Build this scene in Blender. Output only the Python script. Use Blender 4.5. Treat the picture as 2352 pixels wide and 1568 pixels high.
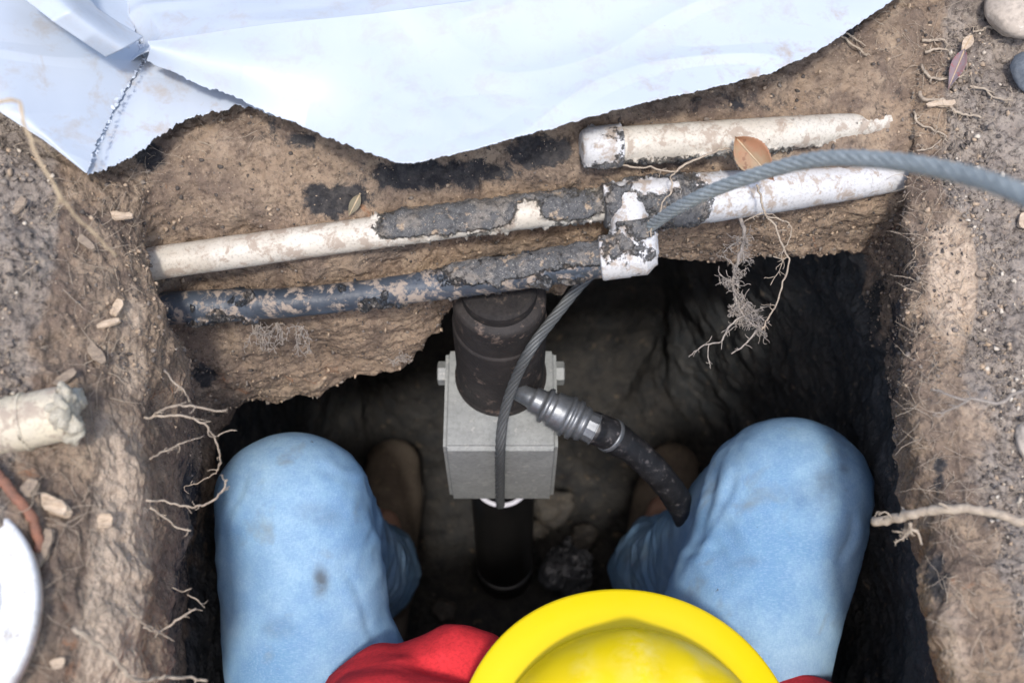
import bpy, bmesh, math, random
import numpy as np
from mathutils import Vector, Matrix
from mathutils.bvhtree import BVHTree
R = random.Random(7)
RS = np.random.RandomState(11)
for o in list(bpy.data.objects): bpy.data.objects.remove(o)
S = bpy.context.scene
COL = S.collection

# ------------------------------------------------------------------ camera, sky, sun
TILT = math.radians(28.0); CT, ST = math.cos(TILT), math.sin(TILT)
CAMZ = 0.72; FPX = 2522.0                    # focal length in 2352-px-wide photo pixels
cd = bpy.data.cameras.new('camera'); cam = bpy.data.objects.new('camera', cd); COL.objects.link(cam)
cam.location = (0, 0, CAMZ); cam.rotation_euler = (TILT, 0, 0)
cd.sensor_width = 36; cd.lens = 36*FPX/2352; cd.clip_start = .02; cd.clip_end = 200
cd.dof.use_dof = True; cd.dof.focus_distance = .96; cd.dof.aperture_fstop = 5.0
S.camera = cam
W = bpy.data.worlds.new('World'); S.world = W; W.use_nodes = True
nt = W.node_tree; bg = nt.nodes['Background']
sky = nt.nodes.new('ShaderNodeTexSky'); sky.sky_type = 'NISHITA'; sky.sun_disc = False
SUN_EL, SUN_AZ = math.radians(66), math.radians(180)
sky.sun_elevation = SUN_EL; sky.sun_rotation = SUN_AZ
sky.air_density = 1.0; sky.dust_density = 2.5; sky.ozone_density = 1.0
nt.links.new(sky.outputs[0], bg.inputs[0]); bg.inputs[1].default_value = .15
sl = bpy.data.lights.new('sun', 'SUN'); so = bpy.data.objects.new('sun', sl); COL.objects.link(so)
sl.energy = 1.6; sl.angle = math.radians(6); sl.color = (1, .965, .92)
sundir = Vector((math.sin(SUN_AZ)*math.cos(SUN_EL), math.cos(SUN_AZ)*math.cos(SUN_EL), math.sin(SUN_EL)))
so.rotation_euler = (-sundir).to_track_quat('-Z', 'Y').to_euler(); so.location = sundir*5
S.view_settings.view_transform = 'Standard'; S.view_settings.look = 'None'
S.view_settings.exposure = 0.9; S.view_settings.gamma = 1
S.render.engine = 'CYCLES'; S.cycles.diffuse_bounces = 8; S.cycles.max_bounces = 12

# ------------------------------------------------------------------ helpers
def ray(px, py):
    u, v = (px-1176)/FPX, (784-py)/FPX
    return np.array([u, ST+v*CT, -CT+v*ST])
CAM = np.array([0, 0, CAMZ])
def at(px, py, s): return CAM + ray(px, py)*s            # a measured photo point at distance s
def atz(px, py, z):
    d = ray(px, py); return CAM + d*((z-CAMZ)/d[2])
def aty(px, py, y):
    d = ray(px, py); return CAM + d*(y/d[1])

_perm = RS.permutation(256); _perm = np.concatenate([_perm, _perm, _perm])
_g = RS.normal(size=(256, 3)); _g /= np.linalg.norm(_g, axis=1)[:, None]
def perlin(P):
    P = np.asarray(P, dtype=np.float64)
    i = np.floor(P).astype(np.int64); f = P-i; i &= 255
    w = f*f*f*(f*(f*6-15)+10)
    out = 0
    for dx in (0, 1):
        for dy in (0, 1):
            for dz in (0, 1):
                h = _perm[_perm[_perm[(i[:, 0]+dx) & 255]+((i[:, 1]+dy) & 255)]+((i[:, 2]+dz) & 255)]
                d = f-np.array([dx, dy, dz])
                g = (_g[h]*d).sum(1)
                out = out + g*(w[:, 0] if dx else 1-w[:, 0])*(w[:, 1] if dy else 1-w[:, 1])*(w[:, 2] if dz else 1-w[:, 2])
    return out*1.6
def fbm(P, sc, oct=4, gain=.5, ridged=False, off=0):
    P = np.asarray(P)/sc+off; a = 1; o = 0
    for k in range(oct):
        n = perlin(P*(2.03**k)+k*17.3)
        o = o + a*((1-2*np.abs(n)) if ridged else n); a *= gain
    return o
def sstep(a, b, x):
    t = np.clip((x-a)/(b-a), 0, 1); return t*t*(3-2*t)

def mesh_np(name, V, F, mat=None, smooth=True, attrs=None):
    me = bpy.data.meshes.new(name)
    V = np.asarray(V, np.float32)
    if isinstance(F, np.ndarray):
        n = len(F); k = F.shape[1]
        me.vertices.add(len(V)); me.vertices.foreach_set('co', V.ravel())
        me.loops.add(n*k); me.loops.foreach_set('vertex_index', F.ravel().astype(np.int32))
        me.polygons.add(n); me.polygons.foreach_set('loop_start', (np.arange(n)*k).astype(np.int32))
        me.update(calc_edges=True)
    else:
        me.from_pydata(V.tolist(), [], F); me.update()
    me.validate()
    if smooth: me.polygons.foreach_set('use_smooth', np.ones(len(me.polygons), bool))
    for k, a in (attrs or {}).items():
        at_ = me.attributes.new(k, 'FLOAT', 'POINT'); at_.data.foreach_set('value', np.asarray(a, np.float32))
    if mat: me.materials.append(mat)
    return me
def link(name, me, parent=None, label=None, cat=None, group=None, kind=None):
    o = bpy.data.objects.new(name, me); COL.objects.link(o)
    if parent: o.parent = parent
    if label: o['label'] = label
    if cat: o['category'] = cat
    if group: o['group'] = group
    if kind: o['kind'] = kind
    return o
def thing(name, loc, label, cat, group=None):
    o = link(name, None, None, label, cat, group); o.empty_display_size = .03
    o.location = loc; return o
def child(name, V, F, mat, parent, label=None, **k):
    off = np.array(parent.matrix_basis.translation) if parent else 0
    if parent and parent.parent: off = off + np.array(parent.parent.matrix_basis.translation)
    return link(name, mesh_np(name, np.asarray(V)-off, F, mat, **k), parent, label)

class Geo:
    def __init__(s): s.V = []; s.F = []; s.n = 0
    def add(s, V, F):
        s.V.append(np.asarray(V)); s.F += [tuple(i+s.n for i in f) for f in F]; s.n += len(V)
    def out(s): return np.concatenate(s.V), s.F
def cat_geo(parts):
    g = Geo()
    for V, F in parts: g.add(V, F)
    return g.out()
def spline(pts, n):
    P = np.asarray(pts, float); m = len(P)
    t = np.r_[0, np.cumsum(np.linalg.norm(np.diff(P, axis=0), axis=1)**.7+1e-9)]
    T = np.zeros_like(P)
    T[1:-1] = (P[2:]-P[:-2])/(t[2:]-t[:-2])[:, None]; T[0] = (P[1]-P[0])/(t[1]-t[0]); T[-1] = (P[-1]-P[-2])/(t[-1]-t[-2])
    x = np.linspace(0, t[-1], n); i = np.clip(np.searchsorted(t, x, 'right')-1, 0, m-2)
    h = (t[i+1]-t[i]); s = ((x-t[i])/h)[:, None]; h = h[:, None]
    return (2*s**3-3*s**2+1)*P[i]+(s**3-2*s**2+s)*h*T[i]+(-2*s**3+3*s**2)*P[i+1]+(s**3-s**2)*h*T[i+1]
def frames(P):
    T = np.gradient(P, axis=0); T /= np.linalg.norm(T, axis=1)[:, None]+1e-12
    N = np.zeros_like(P); a = np.array([0, 0, 1.]) if abs(T[0][2]) < .9 else np.array([1., 0, 0])
    n = a-T[0]*a.dot(T[0]); n /= np.linalg.norm(n)
    for i in range(len(P)):
        n = n-T[i]*n.dot(T[i]); n /= np.linalg.norm(n)+1e-12; N[i] = n
    return T, N, np.cross(T, N)
def tube(P, r, seg=8, caps=True):
    P = np.asarray(P, float); n = len(P); r = np.broadcast_to(np.asarray(r, float), (n,))
    T, N, B = frames(P); a = np.arange(seg)*2*math.pi/seg
    V = (P[:, None]+r[:, None, None]*(np.cos(a)[None, :, None]*N[:, None]+np.sin(a)[None, :, None]*B[:, None])).reshape(-1, 3)
    F = [(i*seg+j, i*seg+(j+1) % seg, (i+1)*seg+(j+1) % seg, (i+1)*seg+j) for i in range(n-1) for j in range(seg)]
    if caps: F += [tuple(range(seg))[::-1], tuple((n-1)*seg+j for j in range(seg))]
    return V, F
def lathe(a, b, prof, seg=48, cap=True):
    """prof: list of (t, r) along the axis a->b"""
    a, b = np.asarray(a, float), np.asarray(b, float); d = b-a
    P = np.array([a+d*t for t, r in prof]); r = np.array([r for t, r in prof])
    T = d/np.linalg.norm(d); u = np.array([0, 0, 1.]) if abs(T[2]) < .9 else np.array([0, -1., 0])
    N = u-T*u.dot(T); N /= np.linalg.norm(N); B = np.cross(T, N)
    an = np.arange(seg)*2*math.pi/seg
    V = (P[:, None]+r[:, None, None]*(np.cos(an)[None, :, None]*N+np.sin(an)[None, :, None]*B)).reshape(-1, 3)
    n = len(P)
    F = [(i*seg+j, i*seg+(j+1) % seg, (i+1)*seg+(j+1) % seg, (i+1)*seg+j) for i in range(n-1) for j in range(seg)]
    if cap: F += [tuple(range(seg))[::-1], tuple((n-1)*seg+j for j in range(seg))]
    return V, F
def grid_faces(nu, nv, wrap=False):
    i = np.arange(nu-1 if not wrap else nu)[:, None]; j = np.arange(nv-1)[None, :]
    a = i*nv+j; b = ((i+1) % nu)*nv+j
    return np.stack([a, b, b+1, a+1], -1).reshape(-1, 4)
def normals_grid(G, wrap=False):
    du = (np.roll(G, -1, 0)-np.roll(G, 1, 0)) if wrap else np.gradient(G, axis=0)
    dv = np.gradient(G, axis=1); n = np.cross(du, dv)
    return n/(np.linalg.norm(n, axis=2)[..., None]+1e-12)

# ------------------------------------------------------------------ materials
class M:
    def __init__(s, name, rough=.8, spec=.5, metal=0):
        s.m = bpy.data.materials.new(name); s.m.use_nodes = True; s.t = s.m.node_tree
        s.p = s.t.nodes['Principled BSDF']; s.p.inputs['Roughness'].default_value = rough
        s.p.inputs['Specular IOR Level'].default_value = spec; s.p.inputs['Metallic'].default_value = metal
        s.co = s.t.nodes.new('ShaderNodeTexCoord').outputs['Object']; s.pos = s.t.nodes.new('ShaderNodeNewGeometry').outputs['Position']
    def new(s, ty, **k):
        n = s.t.nodes.new('ShaderNode'+ty)
        for a, b in k.items(): setattr(n, a, b)
        return n
    def set(s, inp, v):
        if hasattr(v, 'is_linked') or isinstance(v, bpy.types.NodeSocket): s.t.links.new(v, inp)
        else: inp.default_value = (tuple(v)+(1,) if isinstance(v, (tuple, list)) and len(v) == 3 and inp.type == 'RGBA' else v)
    def noise(s, sc, det=5, rough=.6, dist=0, vec=None, stretch=None):
        n = s.new('TexNoise'); n.inputs['Scale'].default_value = sc; n.inputs['Detail'].default_value = det
        n.inputs['Roughness'].default_value = rough; n.inputs['Distortion'].default_value = dist
        v = vec or s.pos
        if stretch:
            mp = s.new('Mapping'); mp.inputs['Scale'].default_value = stretch; s.t.links.new(v, mp.inputs[0]); v = mp.outputs[0]
        s.t.links.new(v, n.inputs['Vector']); return n.outputs[0]
    def voro(s, sc, feat='F1', vec=None, out=0):
        n = s.new('TexVoronoi', feature=feat); n.inputs['Scale'].default_value = sc; s.t.links.new(vec or s.pos, n.inputs['Vector']); return n.outputs[out]
    def ramp(s, fac, stops, smooth=False):
        n = s.new('ValToRGB'); s.t.links.new(fac, n.inputs[0]); e = n.color_ramp.elements
        while len(e) < len(stops): e.new(.5)
        for el, (p, c) in zip(e, stops):
            el.position = p; el.color = (c, c, c, 1) if not isinstance(c, tuple) else c+(1,)
        return n.outputs[0]
    def mix(s, f, a, b, mode='MIX'):
        n = s.new('Mix', data_type='RGBA', blend_type=mode); s.set(n.inputs[0], f); s.set(n.inputs[6], a); s.set(n.inputs[7], b); return n.outputs[2]
    def math(s, op, a, b=0, clamp=False):
        n = s.new('Math', operation=op, use_clamp=clamp); s.set(n.inputs[0], a); s.set(n.inputs[1], b); return n.outputs[0]
    def attr(s, name):
        n = s.new('Attribute', attribute_name=name); return n.outputs['Fac']
    def bump(s, h, strength=.5, dist=.002, prev=None):
        n = s.new('Bump'); n.inputs['Strength'].default_value = strength; n.inputs['Distance'].default_value = dist
        s.t.links.new(h, n.inputs['Height'])
        if prev: s.t.links.new(prev, n.inputs['Normal'])
        return n.outputs[0]
    def fin(s, col, normal=None, rough=None):
        s.set(s.p.inputs['Base Color'], col)
        if normal: s.t.links.new(normal, s.p.inputs['Normal'])
        if rough is not None: s.set(s.p.inputs['Roughness'], rough)
        return s.m

def soil_material():
    m = M('soil', .95, .08)
    top, dark = m.attr('top'), m.attr('dark')
    big = m.noise(9, 6, .62); mid = m.noise(34, 7, .65, .4); fine = m.noise(170, 6, .7); grain = m.noise(700, 3, .7)
    streak = m.noise(30, 5, .6, vec=m.pos, stretch=(1, 1, .18))
    red = m.noise(5, 3, .5)
    sand = m.mix(m.ramp(big, [(.40, 0), (.60, 1)]), (.36, .265, .185), (.235, .178, .135))
    sand = m.mix(m.ramp(streak, [(.45, 0), (.62, .8)]), sand, (.165, .122, .098))
    sand = m.mix(m.ramp(mid, [(.52, 0), (.66, .8)]), sand, (.42, .32, .228))
    sand = m.mix(m.ramp(fine, [(.36, .85), (.50, 0)]), sand, (.12, .09, .072))
    sand = m.mix(m.ramp(grain, [(.60, 0), (.70, .6)]), sand, (.52, .44, .34))
    sand = m.mix(m.ramp(m.noise(14, 5, .7, 1.), [(.64, 0), (.70, .6)]), sand, (.36, .155, .07))        # iron-red patches
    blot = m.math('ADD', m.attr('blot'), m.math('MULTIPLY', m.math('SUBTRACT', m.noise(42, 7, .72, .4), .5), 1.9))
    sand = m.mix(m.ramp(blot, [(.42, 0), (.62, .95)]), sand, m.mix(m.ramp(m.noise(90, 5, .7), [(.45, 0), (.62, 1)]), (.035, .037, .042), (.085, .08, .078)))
    hum = m.mix(m.ramp(mid, [(.38, 0), (.60, 1)]), (.185, .152, .13), (.35, .295, .245))
    hum = m.mix(m.ramp(big, [(.48, 0), (.60, .6)]), hum, (.37, .32, .275))
    hum = m.mix(m.ramp(fine, [(.38, .9), (.52, 0)]), hum, (.075, .062, .055))
    hum = m.mix(m.ramp(m.noise(110, 5, .75), [(.58, 0), (.66, .8)]), hum, (.40, .345, .28))
    hum = m.mix(m.ramp(grain, [(.62, 0), (.70, .7)]), hum, (.52, .47, .40))
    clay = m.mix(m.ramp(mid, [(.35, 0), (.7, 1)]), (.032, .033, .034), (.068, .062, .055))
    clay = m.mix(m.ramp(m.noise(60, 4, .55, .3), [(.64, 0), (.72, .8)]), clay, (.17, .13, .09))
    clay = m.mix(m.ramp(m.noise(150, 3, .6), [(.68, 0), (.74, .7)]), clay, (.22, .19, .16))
    wallc = m.attr('greywall_lit')
    clay = m.mix(m.math('MULTIPLY', wallc, .85), clay, m.mix(m.ramp(mid, [(.38, 0), (.66, 1)]), (.070, .077, .082), (.115, .112, .107)))  # bluish grey wall clay, with the light missing there painted in
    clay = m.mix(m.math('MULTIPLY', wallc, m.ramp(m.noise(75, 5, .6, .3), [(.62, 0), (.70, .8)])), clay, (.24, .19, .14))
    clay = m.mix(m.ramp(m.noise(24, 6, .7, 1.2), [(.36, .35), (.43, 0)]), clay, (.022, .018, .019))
    pale = m.math('ADD', m.attr('pale'), m.math('MULTIPLY', m.math('SUBTRACT', m.noise(22, 6, .7), .5), 1.2))
    sand = m.mix(m.ramp(pale, [(.4, 0), (.75, .9)]), sand, m.mix(m.ramp(fine, [(.36, 1), (.52, 0)]), (.60, .475, .36), (.38, .29, .22)))
    wob = m.math('MULTIPLY', m.math('SUBTRACT', m.noise(26, 6, .65), .5), 1.6)
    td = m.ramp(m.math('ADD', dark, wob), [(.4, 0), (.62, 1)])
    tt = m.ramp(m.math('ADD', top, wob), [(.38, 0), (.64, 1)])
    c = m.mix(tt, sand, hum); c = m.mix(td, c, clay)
    nb = m.bump(mid, .22, .004); nb = m.bump(m.voro(240), .45, .0022, nb); nb = m.bump(fine, .9, .0034, nb); nb = m.bump(grain, .85, .0014, nb)
    return m.fin(c, nb, m.ramp(td, [(0, .97), (1, .85)]))
SOIL = soil_material()

def pipe_material(name, base, base2, scuff=(.85, .85, .85), rough=.45):
    """dirty plastic: 'mud' attribute raises mud; dusty film and scratches of its own"""
    m = M(name, rough, .4); mud = m.attr('mud')
    dust = m.noise(70, 7, .7, .3); fine = m.noise(420, 5, .7); big = m.noise(18, 5, .6)
    c = m.mix(m.ramp(big, [(.35, 0), (.6, 1)]), base, base2)
    c = m.mix(m.ramp(fine, [(.52, 0), (.66, .65)]), c, tuple(x*.55 for x in base2))
    film = m.ramp(dust, [(.50, 0), (.58, .85)])
    c = m.mix(film, c, (.33, .265, .21))
    w = m.math('MULTIPLY', m.math('SUBTRACT', m.noise(120, 7, .75, .2), .5), 1.1)
    k = m.ramp(m.math('ADD', mud, w), [(.41, 0), (.58, 1)])
    mc = m.mix(m.ramp(m.noise(45, 5, .6), [(.5, 0), (.6, 1)]), (.10, .10, .102), (.19, .17, .15))
    mc = m.mix(m.ramp(m.noise(85, 4, .6), [(.60, 0), (.66, 1)]), mc, (.34, .26, .185))
    mc = m.mix(m.ramp(m.noise(900, 2, .6), [(.60, 0), (.70, .8)]), mc, (.42, .39, .34)); mc = m.mix(m.ramp(m.noise(240, 4, .7), [(.36, .8), (.5, 0)]), mc, (.04, .04, .042))
    c = m.mix(k, c, mc)
    nb = m.bump(fine, .35, .0008); nb = m.bump(k, .9, .0012, nb); nb = m.bump(m.math('MULTIPLY', k, m.noise(260, 5, .75)), .6, .0022, nb)
    return m.fin(c, nb, m.ramp(m.math('MAXIMUM', film, k), [(0, rough), (1, .92)]))
PVC = pipe_material('dirty_white_plastic', (.60, .56, .49), (.49, .44, .365))
PVCW = pipe_material('white_fitting_plastic', (.56, .56, .565), (.51, .50, .49))
BLK = pipe_material('dirty_black_plastic', (.030, .038, .050), (.060, .072, .090), rough=.38)
YPVC = pipe_material('yellowed_plastic', (.58, .51, .37), (.48, .42, .33))

def simple(name, col, col2, sc=60, rough=.8, spec=.4, metal=0, bump=.4, bd=.001, stretch=None, hi=None):
    m = M(name, rough, spec, metal); n = m.noise(sc, 6, .65, stretch=stretch); f = m.noise(sc*6, 4, .65, stretch=stretch)
    c = m.mix(m.ramp(n, [(.35, 0), (.65, 1)]), col, col2)
    c = m.mix(m.ramp(f, [(.3, .5), (.55, 0)]), c, tuple(x*.5 for x in col))
    if hi: c = m.mix(m.ramp(m.noise(sc*2, 5, .7), [(.58, 0), (.66, .9)]), c, hi)
    return m.fin(c, m.bump(f, bump, bd, m.bump(n, bump, bd*2)))
ROOT = simple('root_bark', (.46, .38, .29), (.30, .24, .185), 200, .9)
ROOTG = simple('grey_root_bark', (.36, .315, .27), (.22, .19, .165), 200, .9)
STRAW = simple('dry_straw', (.55, .43, .28), (.42, .31, .2), 150, .8)
CHIP = simple('wood_chip', (.60, .48, .36), (.40, .30, .21), 90, .85, stretch=(1, 5, 5))
BARK = simple('red_bark', (.27, .12, .075), (.16, .085, .06), 120, .8)
STONE = simple('grey_stone', (.36, .31, .26), (.50, .42, .34), 38, .75, hi=(.62, .57, .5))
STONED = simple('blue_grey_stone', (.085, .10, .12), (.15, .165, .18), 60, .8)

# ------------------------------------------------------------------ terrain: ground, pit wall, pit floor
FL = -.93
C0 = (-.011, .50, FL-.01)
def side(x3, y, zs, xs, gx1, gz1, gz2, gx2, far):
    return [(far, y*1.5, gz1), (gx1, y*1.1, gz1), (gx2, y, gz2), (x3, y, zs[0]), (xs[0], y, zs[1]), (xs[1], y, zs[2]),
            (xs[2], y, zs[3]), (xs[3], y, zs[4]), (xs[4], y, FL), C0]
ST_ = []
lz = lambda y, r=0: side(-.286+r, y, (.002, -.065, -.31, -.5, -.72), (-.266+r, -.312, -.33, -.335, -.34), -.62, .14, .065, -.375, -3)
ST_ += [lz(-.1,-.09), lz(.04,-.06), lz(.14, .0), lz(.22, .004), lz(.32, -.004), lz(.42, -.006)]
def far_(px, kz, y3, y4, z4, lip, xb, yb=.88, y2=None):
    p3 = aty(px, 300, y3); x = p3[0]; L = np.array(lip)
    return [(x*3, 3.2, .02), (x*1.5, 1.15, .02), (x*1.08, y2 or y3+.1, .012), (x, y3, -.005), ((x+L[0])/2, y4, z4), tuple(L),
            (L[0]*1.02, L[1]+.07, L[2]-.0), (xb, yb, -.52), (xb, yb-.02, FL), C0]
ST_ += [[(-3, 3, .1), (-.75, .95, .13), (-.40, .62, .04), (-.300, .535, .0), (-.300, .49, -.07), tuple(at(500, 975, 1.15)), (-.33, .52, -.42), (-.31, .66, -.6), (-.24, .70, FL), C0]]
ST_ += [far_(500, 0, .565, .508, -.08, at(575, 925, 1.14), -.22),
        far_(740, 0, .585, .515, -.08, at(730, 905, 1.13), -.17),
        far_(930, 0, .59, .522, -.08, at(940, 812, 1.09), -.13),
        far_(1040, 0, .595, .53, -.08, at(1010, 715, 1.07), -.04),
        far_(1200, 0, .60, .54, -.075, at(1200, 655, 1.05), .03),
        far_(1450, 0, .61, .553, -.07, at(1480, 612, 1.03), .10),
        far_(1700, 0, .63, .565, -.07, at(1720, 605, 1.035), .16),
        far_(1900, 0, .67, .575, -.07, at(1880, 582, 1.04), .23)]
ST_ += [[(3, 3, .0), (.85, 1.1, .01), (.42, .76, .005), (.352, .67, -.012), (.354, .575, -.07), tuple(at(1992, 592, 1.055)), (.350, .64, -.30), (.31, .72, -.55), (.23, .76, FL), C0]]
rz = lambda y, r=0, q=0: side(.312+r, y, (-.045, -.11+q, -.25, -.45, -.68), (.320+r, .368, .385, .388, .38), .62, -.02, -.03, .385, 3)
ST_ += [rz(.545, .030, .03), rz(.46, .016, .01), rz(.36, .0), rz(.25, -.004), rz(.12, .006), rz(.03,.08), rz(-.1,.1)]
ST_ += [[(2, -2, .0), (.6, -.8, .0), (.5, -.6, .0), (.43, -.52, .0), (.43, -.5, -.06), (.33, -.42, -.3), (.33, -.4, -.5), (.33, -.4, -.7), (.33, -.4, FL), C0],
        [(-2, -2, .1), (-.6, -.8, .1), (-.5, -.6, .05), (-.42, -.52, .02), (-.42, -.5, -.06), (-.31, -.42, -.3), (-.31, -.4, -.5), (-.31, -.4, -.7), (-.31, -.4, FL), C0]]
K = np.array([[list(p) for p in s] for s in ST_])               # stations x keys x 3
nS = len(K)
def closed_interp(K, w):
    """w: samples per segment between station i and i+1 (closed)"""
    out = []
    P = K[:, 3:5].mean(1); d = np.array([np.linalg.norm(P[(i+1) % nS]-P[i]) for i in range(nS)])**.8
    for i in range(nS):
        a, b, c, e = K[i-1], K[i], K[(i+1) % nS], K[(i+2) % nS]
        d0, d1, d2 = d[i-1], d[i], d[(i+1) % nS]
        T1 = (c-a)/(d0+d1)*d1; T2 = (e-b)/(d1+d2)*d1
        t = (np.arange(w[i])/w[i])[:, None, None]
        out.append((2*t**3-3*t**2+1)*b+(t**3-2*t**2+t)*T1+(-2*t**3+3*t**2)*c+(t**3-t**2)*T2)
    return np.concatenate(out)
P3 = K[:, 3]; w = []
for i in range(nS):
    L = np.linalg.norm(P3[(i+1) % nS]-P3[i]); coarse = i >= nS-4 or i == 0
    w.append(max(6, int(L/(.008 if coarse else .00165))))
w[-1] = 40; w[-2] = 50; w[-3] = 50
A = closed_interp(K, w)                                         # na x keys x 3
na = len(A)
nb = [12, 70, 120, 85, 200, 60, 110, 90, 170]
cols = []; kb = [0]
for k in range(9):
    p0 = A[:, max(k-1, 0)]; p1 = A[:, k]; p2 = A[:, k+1]; p3 = A[:, min(k+2, 9)]
    d0 = np.linalg.norm(p1-p0, axis=1)[:, None]**.5+1e-6; d1 = np.linalg.norm(p2-p1, axis=1)[:, None]**.5+1e-6; d2 = np.linalg.norm(p3-p2, axis=1)[:, None]**.5+1e-6
    T1 = ((p1-p0)/d0-(p2-p0)/(d0+d1)+(p2-p1)/d1)*d1 if k > 0 else p2-p1
    T2 = ((p2-p1)/d1-(p3-p1)/(d1+d2)+(p3-p2)/d2)*d1 if k < 8 else p2-p1
    t = np.arange(nb[k])/nb[k]
    if k == 0: t = t**.5
    if k == 1: t = 1-(1-t)**1.6
    for tt in t:
        cols.append((2*tt**3-3*tt**2+1)*p1+(tt**3-2*tt**2+tt)*T1+(-2*tt**3+3*tt**2)*p2+(tt**3-tt**2)*T2)
    kb.append(kb[-1]+nb[k])
cols.append(A[:, 9]); G = np.stack(cols, 1)                     # na x nbt x 3
nbt = G.shape[1]
N = normals_grid(G, True)
if N[na//2, kb[1]+5, 2] < 0: N = -N
flat = G.reshape(-1, 3); Nf = N.reshape(-1, 3)
bidx = np.tile(np.arange(nbt), na)
key = np.interp(bidx, kb, np.arange(10))                        # continuous key coordinate
wl = sstep(2.9, 3.3, key)*(1-sstep(7.7, 8.1, key))              # wall-ness
topz = 1-sstep(2.55, 3.15, key)
h = fbm(flat, .12, 3)*.012
h += fbm(flat, .035, 3)*.0045*(1-.3*wl)
h += fbm(flat, .016, 4, .6)*(.0015+.0012*topz)
st = flat*np.array([1, 1, .22])
h += wl*(1-.8*sstep(5, 5.5, key))*(1-.35*(flat[:, 0] < -.24))*(fbm(st, .024, 4, .6)*.0030 + fbm(st, .05, 2)*.005)
layer = flat*np.array([.35, .35, 1.])
h += wl*sstep(3.6, 4.0, key)*fbm(layer, .03, 3, .6, off=5)*.0022
h += fbm(flat, .0065, 2, .6)*.0012
h += (1-sstep(8, 8.2, key))*0
fade = 1-sstep(8.95, 9, key)
h *= np.where(key > 8, .9, 1)*fade
# ragged lip of the overhanging bank
lipw = np.exp(-((key-5)/.28)**2)*sstep(.0, .1, flat[:, 1]-.44)
h += lipw*fbm(flat, .035, 4, .5)*.011
D = flat+Nf*h[:, None]
# clods: lift small rounded lumps on the loose top soil
cl = perlin(flat/.012+3.1); cl2 = perlin(flat/.006+9.7)
D[:, 2] += topz*(np.clip(cl, 0, 1)*.0045+np.clip(cl2, 0, 1)*.003+np.clip(perlin(flat/.0036+5), 0, 1)*.0018)
TOPA = 1-sstep(2.75, 3.25, key)
TOPA = np.where(flat[:, 0] < -.2, 1-sstep(2.25, 2.6, key), TOPA)       # bare pale shoulder on the left bank
onfar = sstep(.40, .48, flat[:, 1])*sstep(-.31, -.28, flat[:, 0])*(1-sstep(.34, .38, flat[:, 0]))
TOPA = TOPA*(1-onfar*sstep(1.9, 2.4, key))
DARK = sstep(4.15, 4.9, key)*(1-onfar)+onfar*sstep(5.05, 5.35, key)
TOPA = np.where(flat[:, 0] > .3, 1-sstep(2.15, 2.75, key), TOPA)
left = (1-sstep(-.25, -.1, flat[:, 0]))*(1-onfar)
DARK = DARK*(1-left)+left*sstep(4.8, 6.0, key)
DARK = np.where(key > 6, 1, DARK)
ALL = D.reshape(na, nbt, 3)
def pxy(X):
    d = X-CAM; z = d@np.array([0, ST, -CT]); return 1176+FPX*d[:, 0]/z, 784-FPX*(d@np.array([0, CT, ST]))/z
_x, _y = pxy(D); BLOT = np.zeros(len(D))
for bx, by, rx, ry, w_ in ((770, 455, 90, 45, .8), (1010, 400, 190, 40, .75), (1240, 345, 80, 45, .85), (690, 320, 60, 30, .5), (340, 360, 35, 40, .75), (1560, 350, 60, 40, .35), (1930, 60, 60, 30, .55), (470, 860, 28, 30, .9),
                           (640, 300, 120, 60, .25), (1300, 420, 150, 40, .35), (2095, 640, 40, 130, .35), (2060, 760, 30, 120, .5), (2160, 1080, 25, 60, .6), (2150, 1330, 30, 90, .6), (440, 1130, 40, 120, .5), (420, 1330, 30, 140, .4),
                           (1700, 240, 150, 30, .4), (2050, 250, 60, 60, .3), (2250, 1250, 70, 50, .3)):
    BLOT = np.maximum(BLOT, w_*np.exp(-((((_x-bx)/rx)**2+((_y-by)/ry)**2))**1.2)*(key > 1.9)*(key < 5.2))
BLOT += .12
PALE = np.zeros(len(D))
for bx, by, rx, ry, w_ in ((275, 1250, 85, 330, 1.0), (300, 800, 50, 200, .6), (250, 1500, 90, 200, 1.), (2190, 640, 70, 190, .9), (2260, 1000, 80, 150, .5), (2200, 1450, 70, 160, .5), (560, 340, 130, 60, .5), (2090, 520, 40, 60, .5), (700, 830, 200, 60, .3)):
    PALE = np.maximum(PALE, w_*np.exp(-((((_x-bx)/rx)**2+((_y-by)/ry)**2))**1.5)*(key > 1.9)*(key < 5.2))
TOPA = TOPA*(1-.9*sstep(.35, .7, PALE)*(key > 2.0))
GREYW_LIT = sstep(4.6, 5.4, key)*(1-sstep(7.5, 8.0, key))  # undercut walls: greyer clay, lightened to make up for missing light
def part(name, j0, j1):
    sub = ALL[:, j0:j1+1].reshape(-1, 3)
    g = lambda a: a.reshape(na, nbt)[:, j0:j1+1].ravel()
    F = grid_faces(na, j1-j0+1, True)
    me = mesh_np(name, sub, F[:, ::-1].copy(), SOIL, attrs={'top': g(TOPA), 'dark': g(DARK), 'blot': g(BLOT), 'pale': g(PALE), 'greywall_lit': g(GREYW_LIT)})
    return link(name, me, kind='structure')
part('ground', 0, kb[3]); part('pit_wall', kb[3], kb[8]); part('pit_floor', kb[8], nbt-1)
q = ALL[::4, ::4]; bv = BVHTree.FromPolygons(q.reshape(-1, 3).tolist(), grid_faces(q.shape[0], q.shape[1], True).tolist())
def hit(px, py, lift=0.):
    d = Vector(ray(px, py)); r = bv.ray_cast(Vector(CAM), d.normalized())
    p = np.array(r[0]) if r[0] else atz(px, py, 0)
    n = np.array(r[1]) if r[0] else np.array([0, 0, 1.])
    if n.dot(ray(px, py)) > 0: n = -n
    return p+n*lift

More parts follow.
